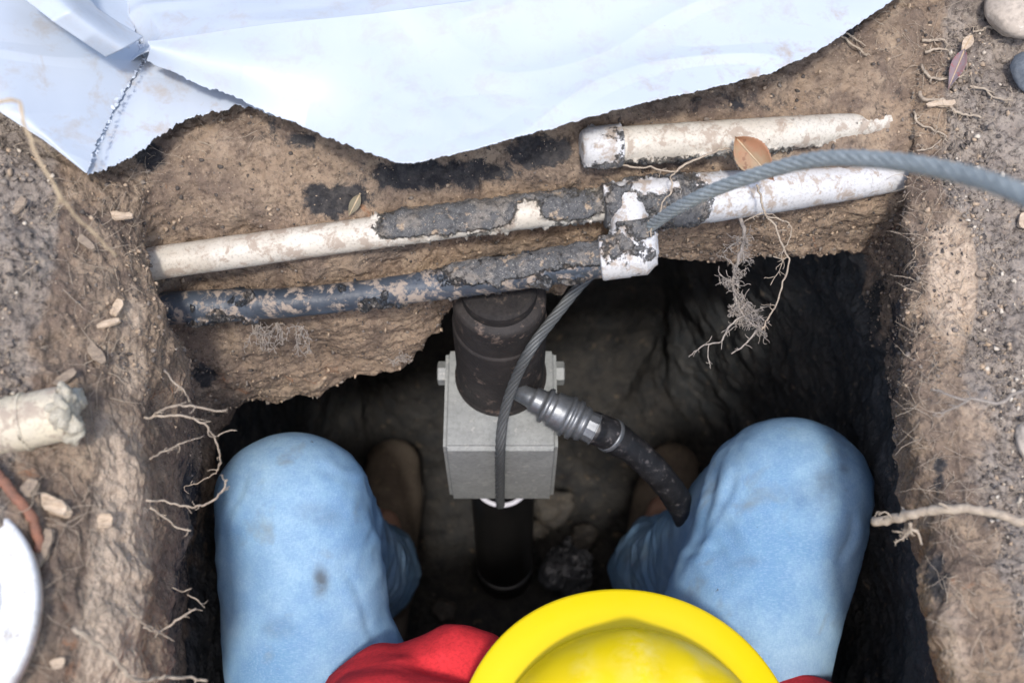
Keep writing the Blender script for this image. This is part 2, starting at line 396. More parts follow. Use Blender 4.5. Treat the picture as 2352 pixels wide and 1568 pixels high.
# ------------------------------------------------------------------ plastic sheet
def sheet_material():
    m = M('white_sheeting', .34, .5)
    n = m.noise(14, 5, .6); d = m.noise(38, 7, .72, .3); sp = m.noise(260, 3, .6)
    c = m.mix(m.ramp(n, [(.4, 0), (.7, 1)]), (.43, .475, .535), (.41, .455, .52))
    edge = m.attr('dirt')
    c = m.mix(m.math('MULTIPLY', m.ramp(d, [(.50, 0), (.66, .9)]), edge), c, (.36, .30, .24))
    c = m.mix(m.ramp(sp, [(.745, 0), (.765, .7)]), c, (.28, .24, .2))
    cr = m.noise(4, 2, .45, 1.2, stretch=(1, 1.8, 1)); cr2 = m.noise(9, 3, .5, 1.5)
    m.p.inputs['Subsurface Weight'].default_value = 0
    return m.fin(c, m.bump(cr2, .12, .006, m.bump(cr, .35, .016)), m.ramp(d, [(.4, .42), (.6, .55)]))
SHEET = sheet_material()
def loft(rows, nu, nv, amp=.004, seed=0, jag=0., dirt=None, zf=None, mat=None):
    """rows: list of polylines (3-D); spline across, dense grid, gentle wrinkles"""
    L = [resample(r, nu) for r in rows]
    Gd = np.stack([spline(np.array([l[i] for l in L]), nv) for i in range(nu)]) if len(rows) > 2 else np.stack([np.linspace(L[0][i], L[1][i], nv) for i in range(nu)])
    V = Gd.reshape(-1, 3)
    t = np.tile(np.linspace(0, 1, nv), nu)
    if jag:
        j = (fbm(V, .006, 3, .7)*jag+fbm(V, .03, 2)*jag*.6)*sstep(.93, 1, t); dd = np.gradient(Gd, axis=1).reshape(-1, 3); dd /= np.linalg.norm(dd, axis=1)[:, None]+1e-9
        V = V+dd*j[:, None]
    V[:, 2] += fbm(V*np.array([1, 1.3, 1])+seed, .16, 2, .35)*amp + np.clip(fbm(V@np.array([[.9, .5, 0], [-1.6, 1.1, 0], [0, 0, 1]])+seed, .14, 1, .5, True)-.55, 0, 1)*amp*1.6
    da = np.zeros(len(V)) if dirt is None else dirt(t, V)
    return V, grid_faces(nu, nv), da
def resample(P, n, smooth=False):
    P = np.asarray(P, float); d = np.r_[0, np.cumsum(np.linalg.norm(np.diff(P, axis=0), axis=1))]
    x = np.linspace(0, d[-1], n); return np.stack([np.interp(x, d, P[:, k]) for k in range(3)], 1)
def zg(px, base=0.):                                              # height of the bank the sheet lies on
    return base+float(np.interp(px, [-150, 0, 250, 420, 2200], [.10, .08, .035, .022, .02]))
SZ = 1.0
def pz(l, base=0.): return [atz(x, y, zg(x, (b[0] if b else base)*SZ)) for x, y, *b in l]
sh = thing('plastic_sheet', (0, .75, .02), 'large torn white plastic sheet draped over the far edge of the pit', 'plastic sheet')
def panel(name, V, F, da, thick=.0006, lab=None):
    o = link(name, mesh_np(name, V-np.array(sh.location), F, SHEET, attrs={'dirt': da}), sh, lab)
    md = o.modifiers.new('t', 'SOLIDIFY'); md.thickness = thick; md.offset = 0
    return o
bot = [(338, 142, .03), (430, 182, .036), (560, 232, .03), (700, 292, .022), (820, 340, .032), (925, 378, .034), (1010, 366, .034), (1100, 345, .032), (1250, 303, .032), (1400, 256, .032),
       (1600, 206, .032), (1780, 164, .030), (1900, 104, .028), (2050, 2, .026), (2200, -110, .02)]
mid_ = [(345, 112, .045), (440, 132, .05), (560, 150, .05), (700, 160, .045), (820, 160, .04), (930, 158, .036), (1020, 150, .032), (1110, 140, .03), (1250, 120, .03), (1400, 95, .03),
        (1600, 60, .03), (1780, 20, .03), (1900, -20, .03), (2050, -80, .03), (2230, -160, .03)]
top_ = [(338, 96, .046), (480, 75, .05), (640, 52, .05), (800, 34, .05), (950, 18, .045), (1060, 4, .04), (1180, -12, .04), (1280, -26, .04), (1400, -50, .04), (1500, -80, .04),
        (1620, -110, .04), (1760, -150, .04), (1900, -190, .04), (2050, -230, .04), (2260, -300, .04)]
dirtf = lambda t, V: .35+.65*sstep(.55, 1., t)*sstep(-.05, .2, V[:, 0])+.25*sstep(.15, .35, V[:, 0])
V, F, da = loft([pz(top_), pz(mid_), pz(bot)], 700, 160, .0030, 0, .0014, dirtf); panel('front_panel', V, F, da)
far = [(x, y-330, .0) for x, y, b in top_]; far[0] = (-260, -300, .0); top_[0] = (250, 150, -.004); top_.insert(1, (338, 96, .040))
V, F, da = loft([pz([(x, y+26, b-.010) for x, y, b in top_]), [p+np.array([0, .03, -.018]) for p in pz(top_)], pz([(x*.8+o, y-170, -.005) for (x, y, b), o in zip(top_, np.linspace(-90, 300, len(top_)))]), pz(far)], 300, 120, .003, 4, 0, lambda t, V: .4+0*t)
panel('back_panel', V, F, da)
V, F, da = loft([pz([(180, 60, .006), (280, 95, .008), (340, 105, .010), (420, 130, .008), (520, 165, .006), (620, 205, .004), (700, 250, .0)]),
                 pz([(200, 398, .006), (235, 386, .006), (310, 351, .006), (372, 309, .006), (425, 274, .006), (480, 262, .006), (548, 240, .006), (640, 262, .002), (700, 285, .0)])], 260, 120, .002, 9, .003, lambda t, V: .5+.4*t)
panel('lower_panel', V, F, da)
rz_ = [(300, -120, .0), (300, -20, .002), (312, 80, .006), (331, 140, .011), (300, 185, .011), (268, 236, .011), (250, 270, .011), (230, 310, .011), (212, 360, .010), (201, 399, .009)]
lz_ = [(-260, -120, .01), (-250, -60, .01), (-240, 0, .01), (-230, 40, .01), (-215, 80, .01), (-200, 110, .01), (-190, 140, .01), (-150, 160, .01), (-40, 230, .01), (100, 322, .008), (195, 396, .008)]
md_ = [(40, -120, .012), (30, -20, .012), (20, 60, .014), (10, 120, .014), (10, 150, .014), (20, 190, .014), (40, 225, .014), (60, 260, .014), (110, 310, .012), (150, 350, .010), (198, 398, .009)]
V, F, da = loft([pz(lz_), pz(md_), pz(rz_)], 300, 150, .002, 15, .0016, lambda t, V: .45+.2*t); panel('side_panel', V, F, da)
fa = [(60, -110, .03), (34, -20, .045), (120, 48, .06), (190, 95, .055), (243, 130, .045)]
fb = [(110, -120, .04), (100, -40, .062), (165, 25, .072), (225, 70, .066), (283, 112, .055)]
fc = [(170, -130, .03), (178, -30, .05), (225, 22, .055), (270, 52, .05), (328, 86, .042)]
V, F, da = loft([pz(fa), pz(fb), pz(fc)], 140, 60, .0012, 22, 0, lambda t, V: .3+0*t); panel('folded_strip', V, F, da, .0012)
# torn white crumbs of sheet edge along the zigzag seam
g = Geo()
for (x0, y0), (x1, y1), n in (((326, 88), (332, 140), 9), ((332, 140), (268, 234), 16), ((268, 234), (205, 385), 22)):
    for k in range(n):
        t = (k+R.random()*.7)/n; x, y = x0+(x1-x0)*t+R.uniform(-4, 4), y0+(y1-y0)*t
        p = atz(x, y, zg(x, .019)); a = R.uniform(0, 6.28); r = R.uniform(.0007, .0017)
        P = [p+np.array([math.cos(a+q)*r*s_, math.sin(a+q)*r*s_, R.uniform(-.001, .002)]) for q, s_ in ((0, 1.6), (1.3, .8), (2.8, 1.3), (4.5, .9))]
        g.add(P+[p+np.array([0, 0, .0012])], [(0, 1, 4), (1, 2, 4), (2, 3, 4), (3, 0, 4)])
V, F = g.out(); o = link('torn_edge', mesh_np('torn_edge', V-np.array(sh.location), F, SHEET, attrs={'dirt': np.zeros(len(V))}), sh)

# ------------------------------------------------------------------ pipes
def dirty_tube(P, r, seg=72, mudf=None, amp=.0035, n=420, rough=.0004, ends=True):
    P = spline(P, n); r_ = np.interp(np.linspace(0, 1, n), np.linspace(0, 1, len(r)), r) if hasattr(r, '__len__') else np.full(n, r)
    V, F = tube(P, r_, seg, ends)
    return muddy(V, F, np.repeat(P, seg, 0), mudf, amp, rough)
def muddy(V, F, C, mudf, amp, rough=.0004):
    nn = V-C; nn /= np.linalg.norm(nn, axis=1)[:, None]+1e-9
    mud = np.clip(mudf(V, nn), 0, 1) if mudf else np.zeros(len(V))
    lump = fbm(V, .012, 4, .6)*.5+.6
    w = sstep(.42, .6, mud+fbm(V, .009, 4, .7)*.28)
    h = w*amp*np.clip(lump, .1, 2)+fbm(V, .02, 3)*rough
    return V+nn*h[:, None], F, mud
def blob(c, r, V, soft=.5): return np.exp(-(np.linalg.norm(V-np.asarray(c), axis=1)/r)**2)
pw = thing('water_pipework', tuple(at(1440, 560, .93)), 'muddy white plastic water pipe with tee, elbow and black branch crossing the pit wall', 'pipe')
LA = at(345, 606, .925); TA = at(1440, 462, .935); RA = at(2110, 408, .958)
up = lambda nn: nn[:, 1]*.4+nn[:, 2]*.9
def mudA(V, nn):
    x = V[:, 0]
    return sstep(-.14, -.09, x)*(1-sstep(.115, .13, x))*(.12+.60*sstep(-.3, .45, up(nn)))*(.95+.5*fbm(V, .045, 2, off=4))-.9*blob(at(1215, 492, .92), .013, V)+.28*sstep(-.25, .1, fbm(V, .05, 2, off=2))*sstep(-.13, -.05, x)
V, F, mu = dirty_tube([LA, at(760, 548, .928), at(1100, 502, .93), at(1400, 468, .935)], [.0142, .0138, .0138, .0138], mudf=mudA, amp=.0042)
child('pipe_run', V, F, PVC, pw, 'long cream white pipe run with dark mud near the tee', attrs={'mud': mu})
def mudR(V, nn): return .60*blob(at(1530, 440, .93), .03, V)+.5*blob(at(1590, 500, .92), .022, V)+.12
V, F, mu = dirty_tube([at(1500, 468, .94), at(1640, 452, .945), at(1800, 437, .95), at(1960, 420, .96), at(2115, 404, .975)], [.0225, .0215, .018, .0145, .010], mudf=mudR, amp=.004)
child('pipe_run', V, F, PVCW, pw, 'thicker white pipe run behind the steel cable', attrs={'mud': mu})
# tee: sleeve along the run + branch down to the elbow
def mudT(V, nn): return .42+.35*fbm(V, .028, 3, off=8)+.15*up(nn)
ax = (RA-LA)/np.linalg.norm(RA-LA)
c0 = at(1465, 462, .93)
V, F = lathe(c0-ax*.032, c0+ax*.032, [(0, .0150), (.01, .0182), (.25, .0186), (.27, .0178), (.73, .0178), (.75, .0186), (.99, .0182), (1, .0150)], 72)
C = (c0-ax*.032)[None]+((V-(c0-ax*.032))@ax)[:, None]*ax
# densify along the axis for mud
def fine_lathe(a, b, prof, seg=80, n=90):
    t = np.array([p[0] for p in prof]); r = np.array([p[1] for p in prof]); x = np.unique(np.r_[np.linspace(0, 1, n), t])
    return lathe(a, b, [(q, float(np.interp(q, t, r))) for q in x], seg)
V, F = fine_lathe(c0-ax*.030, c0+ax*.034, [(0, .0150), (.01, .0178), (.99, .0182), (1, .0150)])
C = c0+((V-c0)@ax)[:, None]*ax
V, F, mu = muddy(V, F, C, lambda V, nn: .50+.45*fbm(V, .022, 3, off=3)-.5*blob(at(1510, 425, .92), .009, V), .004)
child('tee_fitting', V, F, PVCW, pw, attrs={'mud': mu})
b0, b1 = at(1442, 455, .925), at(1452, 585, .915)
V, F = fine_lathe(b0, b1, [(0, .0150), (.3, .0162), (.62, .0166), (.63, .0150), (1, .0150)])
axb = (b1-b0)/np.linalg.norm(b1-b0); C = b0+((V-b0)@axb)[:, None]*axb
V, F, mu = muddy(V, F, C, lambda V, nn: .40+.3*fbm(V, .02, 3, off=6)+.2*sstep(.5, .8, ((V-b0)@axb)/.05), .003)
child('branch_pipe', V, F, PVCW, pw, attrs={'mud': mu})
# elbow: swept 90 degrees with a mitred outside corner, socket towards the black pipe
e0, e1 = at(1378, 594, .922), at(1478, 583, .918); e2 = at(1462, 535, .915)
de = (e1-e0)/np.linalg.norm(e1-e0); ee = e1+de*.011
V1, F1 = fine_lathe(e0, ee, [(0, .0155), (.015, .0180), (.03, .0186), (.50, .0186), (.52, .0178), (.80, .0178), (1, .0095)], 80, 70)
C1 = e0+((V1-e0)@de)[:, None]*de
ec = e1-de*.004; du = (e2-ec)-de*((e2-ec)@de); du /= np.linalg.norm(du)
V2_, F2_ = fine_lathe(ec-du*.004, ec+du*.030, [(0, .0150), (.1, .0168), (.96, .0172), (1, .0155)], 80, 50)
C2 = ec+((V2_-ec)@du)[:, None]*du
gg = Geo(); gg.add(V1, F1); gg.add(V2_, F2_); V, F = gg.out()
V, F, mu = muddy(V, F, np.concatenate([C1, C2]), lambda V, nn: .28+.32*fbm(V, .016, 3, off=4)+.15*up(nn)+.25*sstep(.012, .024, (V-ec)@du), .0018, .0002)
child('elbow_fitting', V, F, PVCW, pw, 'white elbow fitting, cleaner than the tee', attrs={'mud': mu})
def mudK(V, nn):
    x = V[:, 0]; return (.10+.62*sstep(-.1, .6, up(nn)))*sstep(-.12, -.04, x)*(.85+.6*fbm(V, .04, 2, off=1))+.5*sstep(.2, .5, fbm(V, .03, 3, off=7))
V, F, mu = dirty_tube([at(345, 708, .965), at(420, 706, .96), at(560, 700, .958), at(720, 690, .955), at(1000, 655, .945), at(1200, 625, .935), at(1390, 596, .923)], [.0145, .0148, .0132, .0125, .0132, .0145, .0150], mudf=mudK, amp=.004, n=520)
child('black_pipe', V, F, BLK, pw, 'black polythene branch pipe smeared with tan and grey mud', attrs={'mud': mu})
# capped upper pipe
cp = thing('capped_pipe', tuple(at(1480, 335, .96)), 'short capped white pipe stub above the tee, right end buried in the bank', 'pipe')
c1, c2, c3, c4 = hit(1362, 338, .014), hit(1500, 331, .013), hit(1800, 302, .008), hit(2045, 284, -.009)
print('CAPPIPE', c1, c2, c3, c4)
c2 = c1*.67+c3*.33
def mudC(V, nn): return .12+.30*sstep(-.1, -.7, up(nn))+.25*fbm(V, .05, 3, off=3)+.1*sstep(.27, .34, V[:, 0])
V, F, mu = dirty_tube([c1, c2, c3, c4], [.0150, .0150, .0140, .0090], mudf=mudC, amp=.0035)
child('pipe_run', V, F, PVC, cp, attrs={'mud': mu})
k0 = c1-(c2-c1)/np.linalg.norm(c2-c1)*.010; k1 = c1+(c2-c1)/np.linalg.norm(c2-c1)*.024
V, F = fine_lathe(k0, k1, [(0, .006), (.02, .0125), (.07, .0145), (.16, .0162), (.3, .0170), (.97, .0174), (.98, .0172), (1, .0160)])
axc = (k1-k0)/np.linalg.norm(k1-k0); C = k0+((V-k0)@axc)[:, None]*axc
V, F, mu = muddy(V, F, C, lambda V, nn: .22+.35*fbm(V, .02, 3, off=5)+.3*sstep(0, -.8, up(nn)), .0028)
child('end_cap', V, F, PVCW, cp, attrs={'mud': mu})

# left bank pipe stub, out of focus
lp = thing('pipe_stub', tuple(hit(100, 960, .01)), 'yellowed pipe stub with a crusty white end lying on the left bank', 'pipe')
def mudL(V, nn): return .22+.3*fbm(V, .03, 3, off=2)
s1, s2 = hit(60, 972, .013), hit(150, 950, .013)
zz = max(s1[2], s2[2]); s1, s2, s0 = atz(60, 968, zz), atz(150, 948, zz), atz(-260, 1030, zz)
V, F, mu = dirty_tube([s0, s1, s2], [.0192, .0190, .0188], mudf=mudL, amp=.002, n=200)
child('pipe_run', V, F, YPVC, lp, attrs={'mud': mu})
CRUST = simple('white_crust', (.72, .66, .53), (.58, .52, .40), 140, .9, bump=.8, bd=.003, hi=(.40, .35, .28))
def lump(c, r, sc=(1, 1, 1), n=4, amp=.3, f=.9, rot=None):
    bm = bmesh.new(); bmesh.ops.create_icosphere(bm, subdivisions=n, radius=1)
    V = np.array([v.co[:] for v in bm.verts]); F = [tuple(v.index for v in f_.verts) for f_ in bm.faces]; bm.free()
    V = V*(1+amp*fbm(V+R.random()*50, f, 3)[:, None])*np.array(sc)*r
    if rot is not None: V = V@np.array(Matrix.Rotation(rot, 3, 'Z'))
    return V+np.asarray(c), F
g = Geo(); dd_ = (s2-s1)/np.linalg.norm(s2-s1); nn_ = np.array([-dd_[1], dd_[0], 0])
for k in range(11):
    t = k/11*2*math.pi; g.add(*lump(s2+dd_*R.uniform(-.004, .006)+(nn_*math.cos(t)+np.array([0, 0, 1])*math.sin(t))*.0135, R.uniform(.006, .0105), (.8, 1, 1), 3, .45))
g.add(*lump(s2+dd_*.002, .014, (.5, 1, 1), 4, .4))
V, F = g.out(); child('crusty_end', V, F, CRUST, lp)
V, F = fine_lathe(s1-(s1-s0)*.015, s1+(s1-s0)*.015, [(0, .0190), (.1, .0200), (.9, .0200), (1, .0190)], 60, 10)
child('joint_ring', V, F, YPVC, lp, attrs={'mud': np.full(len(V), .3)})

# ------------------------------------------------------------------ hydraulic jack on the steel pier
STEEL = simple('galvanised_block', (.30, .31, .30), (.23, .24, .235), 40, .55, .5, .0, .25, .0008, hi=(.36, .36, .34))
RAMM = simple('dirty_dark_steel', (.042, .036, .033), (.020, .018, .018), 30, .7, .3, .1, .5, .0015, hi=(.14, .105, .085))
PIERM = simple('black_wet_steel', (.010, .010, .010), (.018, .017, .016), 40, .35, .5, 0, .2, .0008)
CAPM = simple('matt_shaded_steel', (.020, .018, .018), (.034, .030, .028), 50, .85, .2, hi=(.07, .055, .045))  # ram top colour darkened in place of the black pipe's shadow
ZINC = simple('zinc_plated_steel', (.22, .23, .24), (.13, .14, .15), 60, .4, .5, .6, .2, .0005)
RUB = simple('black_rubber', (.012, .012, .013), (.026, .026, .028), 60, .42, .4, 0, .4, .0006, hi=(.11, .10, .10))
PX, PY = -.0115, .500
ZT = -.294; BF = .418; BH = .147; BW = .0575
jk = thing('hydraulic_jack', (PX, PY, ZT), 'grey steel block with a dark upright ram clamped on the pier', 'hydraulic jack')
def rbox(x0, x1, y0, y1, z0, z1, b=.004, seg=3, cut=None):
    bm = bmesh.new(); bmesh.ops.create_cube(bm, size=1)
    for v in bm.verts: v.co = Vector(((x0+x1)/2+v.co.x*(x1-x0), (y0+y1)/2+v.co.y*(y1-y0), (z0+z1)/2+v.co.z*(z1-z0)))
    bmesh.ops.bevel(bm, geom=list(bm.edges), offset=b, segments=seg, affect='EDGES')
    V = np.array([v.co[:] for v in bm.verts]); F = [tuple(v.index for v in f_.verts) for f_ in bm.faces]; bm.free(); return V, F
child('block', *rbox(PX-BW, PX+BW, BF, BF+.112, ZT-BH, ZT, .0045), STEEL, jk, smooth=False)
for sx in (-1, 1):
    V, F = lathe((PX+sx*(BW-.002), PY+.012, ZT-.02), (PX+sx*(BW+.009), PY+.012, ZT-.02), [(0, .0125), (.9, .0125), (1, .0105)], 6)
    child('bolt_head', V, F, STEEL, jk, smooth=False)
V, F = fine_lathe((PX, PY, ZT+.0005), (PX, PY, -.130), [(0, .047), (.02, .047), (.03, .0445), (.72, .0445), (.73, .0425), (.97, .0425), (1, .040)], 72, 60)
child('ram_cylinder', V, F, RAMM, jk)
V, F = lathe((PX, PY, -.130), (PX, PY, -.115), [(0, .034), (.8, .034), (1, .031)], 48); child('piston_cap', V, F, CAPM, jk, smooth=False)
# white seal ring below the block
V, F = tube([(PX+.031*math.cos(t), PY-.054+.031*math.sin(t), ZT-BH-.009) for t in np.linspace(math.pi*1.0, math.pi*2.0, 40)], .0030, 10)
SEAL = simple('white_seal', (.60, .60, .64), (.5, .5, .55), 60, .5, bump=.1)
V = V.copy(); child('seal_ring', V, F, SEAL, jk)
# coupling port on the ram
pp = thing('steel_pier', (PX, PY, FL), 'black steel pier tube standing in the pit floor under the grey block', 'steel pier')
V, F = fine_lathe((PX, PY-.022, FL-.08), (PX, PY-.022, ZT-BH), [(0, .041), (.15, .041), (.93, .0395), (.94, .042), (1, .042)], 72, 40); child('tube', V, F, PIERM, pp)
V, F = lathe((PX, PY-.022, FL+.03), (PX, PY-.022, FL+.058), [(0, .041), (.05, .0455), (.95, .0455), (1, .041)], 64); child('collar', V, F, PIERM, pp)

# hydraulic hose
hp = [at(1222, 915, 1.070), at(1265, 938, 1.065), at(1305, 958, 1.065), at(1345, 976, 1.07)]
hz_ = thing('hydraulic_hose', tuple(hp[0]), 'black rubber hydraulic hose with a zinc coupling running from the jack to the right knee', 'hose')
d_ = hp[3]-hp[0]
cpl = [(-.34, .0085), (-.05, .0095), (0, .0105), (.02, .0125), (.20, .0130), (.22, .0165), (.25, .0178), (.29, .0178), (.31, .0150), (.37, .0150), (.39, .0176), (.50, .0178), (.62, .0190), (.64, .0206), (.69, .0206), (.71, .0180), (.75, .0180), (.77, .0200), (.83, .0200), (.85, .0170), (.90, .0165), (.92, .0178), (1.0, .0165), (1.02, .011)]
cpl = [(a, b*1.02) for a, b in cpl]
V, F = fine_lathe(hp[0], hp[3], cpl, 48, 20); child('coupling', V, F, ZINC, hz_)
V, F = lathe(hp[3]-d_*.02, hp[3]+d_*.18, [(0, .0152), (.9, .0155), (.92, .0165), (1, .0165)], 12, True); child('hex_nut', V, F, ZINC, hz_, smooth=False)
hs = [hp[3]+d_*.05, at(1372, 985, 1.08), at(1400, 998, 1.085), at(1450, 1030, 1.10), at(1500, 1075, 1.125), at(1545, 1130, 1.16), at(1580, 1195, 1.22), at(1600, 1280, 1.32), at(1620, 1420, 1.5), at(1700, 1600, 1.6)]
P = spline(hs, 160); V, F = tube(P, np.interp(np.linspace(0, 1, 160), [0, .03, .10, .11, 1], [.0150, .0165, .0165, .0148, .0148]), 28)
V = V+fbm(V, .015, 3)[:, None]*.0004; child('rubber_hose', V, F, RUB, hz_)
V, F = tube([p for p in spline([hs[2]-(hs[3]-hs[2])*.02, hs[2]+(hs[3]-hs[2])*.12], 4)], .0176, 28); child('crimp_ring', V, F, ZINC, hz_)

# ------------------------------------------------------------------ steel cable: laid strands round a core
cab = spline([at(2620, 640, .42), at(2480, 520, .45), at(2352, 447, .49), at(2200, 397, .545), at(2050, 370, .60), at(1900, 364, .66), at(1780, 388, .715), at(1650, 432, .78), at(1560, 475, .835), at(1500, 515, .895),
              at(1450, 555, .955), at(1400, 598, .985), at(1340, 647, 1.0), at(1280, 720, .995), at(1220, 800, .985), at(1180, 880, 1.02), at(1156, 960, 1.05), at(1149, 1030, 1.072), at(1148, 1100, 1.15), at(1148, 1140, 1.195), at(1149, 1160, 1.22)], 1500)
WIRE = simple('galvanised_wire', (.44, .475, .475), (.26, .29, .295), 220, .55, .5, .25, .4, .0004)
T, Nn, Bb = frames(cab); sL = np.r_[0, np.cumsum(np.linalg.norm(np.diff(cab, axis=0), axis=1))]
g = Geo(); rc = .0056
for k in range(7):
    a = k*2*math.pi/7 + sL*2*math.pi/.075
    Q = cab+(rc-.0024)*(np.cos(a)[:, None]*Nn+np.sin(a)[:, None]*Bb); g.add(*tube(Q[::2], .00195, 7, False))
g.add(*tube(cab[::6], .0034, 10))
def grime_shaded(mat):  # darkens the wire: grease, plus light fall-off painted into the colour
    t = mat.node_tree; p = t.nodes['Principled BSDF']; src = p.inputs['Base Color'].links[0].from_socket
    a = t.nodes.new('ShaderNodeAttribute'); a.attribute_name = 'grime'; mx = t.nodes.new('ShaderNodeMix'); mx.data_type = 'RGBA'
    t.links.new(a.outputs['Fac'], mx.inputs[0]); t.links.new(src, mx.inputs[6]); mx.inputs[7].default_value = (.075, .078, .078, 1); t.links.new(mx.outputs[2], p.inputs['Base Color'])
grime_shaded(WIRE)
V, F = g.out(); gz = sstep(-.02, -.11, V[:, 2])*.92; cb = thing('steel_cable', tuple(at(1500, 515, .895)), 'thick twisted grey steel cable arching over the white pipes down into the pit', 'cable')  # lower wire darker, standing in for weaker light down the pit
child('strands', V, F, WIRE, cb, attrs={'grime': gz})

# ------------------------------------------------------------------ person
def sdf_mesh(name, caps, mat, parent, vox=.005, smooth=6, wr=0, wsc=.05, label=None, post=None, vs=None, direct=None):
    """caps: (p0, r0, p1, r1) tapered capsules fused by a voxel remesh into one skin"""
    bm = bmesh.new(); 
    for p0, r0, p1, r1 in caps:
        p0, p1 = Vector(p0), Vector(p1)
        for t in np.linspace(0, 1, max(2, int((p1-p0).length/(min(r0, r1)*.22)))):
            bmesh.ops.create_icosphere(bm, subdivisions=3, radius=r0+(r1-r0)*t, matrix=Matrix.Translation(p0.lerp(p1, t)))
    me = bpy.data.meshes.new(name); bm.to_mesh(me); bm.free()
    o = bpy.data.objects.new(name, me); COL.objects.link(o)
    m = o.modifiers.new('r', 'REMESH'); m.mode = 'VOXEL'; m.voxel_size = vox
    m = o.modifiers.new('s', 'SMOOTH'); m.iterations = smooth; m.factor = .6
    dg = bpy.context.evaluated_depsgraph_get(); e = o.evaluated_get(dg); me2 = bpy.data.meshes.new_from_object(e)
    bpy.data.objects.remove(o)
    n = len(me2.vertices); V = np.empty(n*3); me2.vertices.foreach_get('co', V); V = V.reshape(-1, 3)
    nn = np.empty(n*3); me2.vertices.foreach_get('normal', nn); nn = nn.reshape(-1, 3)
    h = np.zeros(n)
    if wr: h += wr*fbm(V*np.array([1, 1, 1]), wsc, 3, .5, True)*.5+wr*.6*fbm(V, wsc*2.5, 2)
    if direct is not None: h += direct(V, nn)
    V = V+nn*h[:, None]
    if post is not None: V = post(V)
    off = np.array(parent.location); me2.vertices.foreach_set('co', (V-off).ravel()); me2.update()
    me2.polygons.foreach_set('use_smooth', np.ones(len(me2.polygons), bool)); me2.materials.clear(); me2.materials.append(mat); me2.name = name
    return link(name, me2, parent, label)
def denim():
    m = M('faded_denim', .9, .2)
    big = m.noise(11, 4, .6); mid = m.noise(55, 5, .65); weave = m.noise(620, 2, .6, stretch=(1, .35, 1)); w2 = m.noise(900, 1, .5, stretch=(.3, 1, 1))
    c = m.mix(m.ramp(big, [(.35, 0), (.65, 1)]), (.165, .31, .47), (.30, .46, .59))
    c = m.mix(m.ramp(mid, [(.4, .25), (.6, 0)]), c, (.10, .21, .42))
    c = m.mix(m.ramp(weave, [(.38, .20), (.6, 0)]), c, (.09, .19, .40))
    c = m.mix(m.ramp(w2, [(.5, 0), (.7, .18)]), c, (.45, .60, .78))
    c = m.mix(m.ramp(m.noise(19, 4, .6, .4), [(.58, 0), (.74, .6)]), c, (.19, .215, .21))
    c = m.mix(m.ramp(m.noise(75, 3, .6), [(.74, 0), (.76, .75)]), c, (.10, .11, .12))
    c = m.mix(m.math('MULTIPLY', m.attr('stain'), m.ramp(m.noise(60, 4, .6), [(.3, .3), (.6, 1)])), c, (.10, .125, .15))
    return m.fin(c, m.bump(weave, .35, .0008, m.bump(mid, .12, .001)))
DENIM = denim()
SKIN = simple('skin', (.55, .34, .25), (.48, .28, .2), 60, .6, bump=.1)
RED = simple('red_cotton', (.78, .045, .055), (.68, .038, .045), 50, .9, .15, bump=.25, bd=.001)
BOOTM = simple('brown_leather', (.21, .17, .13), (.13, .105, .082), 30, .75, .3, bump=.4, bd=.0015, hi=(.26, .21, .15))
SOLE = simple('grey_boot_sole', (.09, .08, .07), (.05, .045, .04), 40, .8)
LACE = simple('tan_boot_lace', (.30, .24, .17), (.2, .16, .11), 100, .9)
per = thing('person', (.03, .25, FL), 'crouching worker in a red shirt, faded blue jeans and yellow hard hat', 'person')
kL = at(672, 1165, 1.10); kR = at(1812, 1142, 1.11)
tL = at(715, 1500, 1.09); tR = at(1700, 1500, 1.09)
hL = np.array([-.075, -.02, -.52]); hR = np.array([.13, -.02, -.52])
aL = at(862, 1336, 1.55); aR = at(1500, 1330, 1.54)
toeL = at(890, 1115, 1.65); toeR = at(1545, 1085, 1.66)
shL, shR = np.array([-.106, .114, -.26]), np.array([.275, .085, -.28]); nk = np.array([.085, .13, -.27])
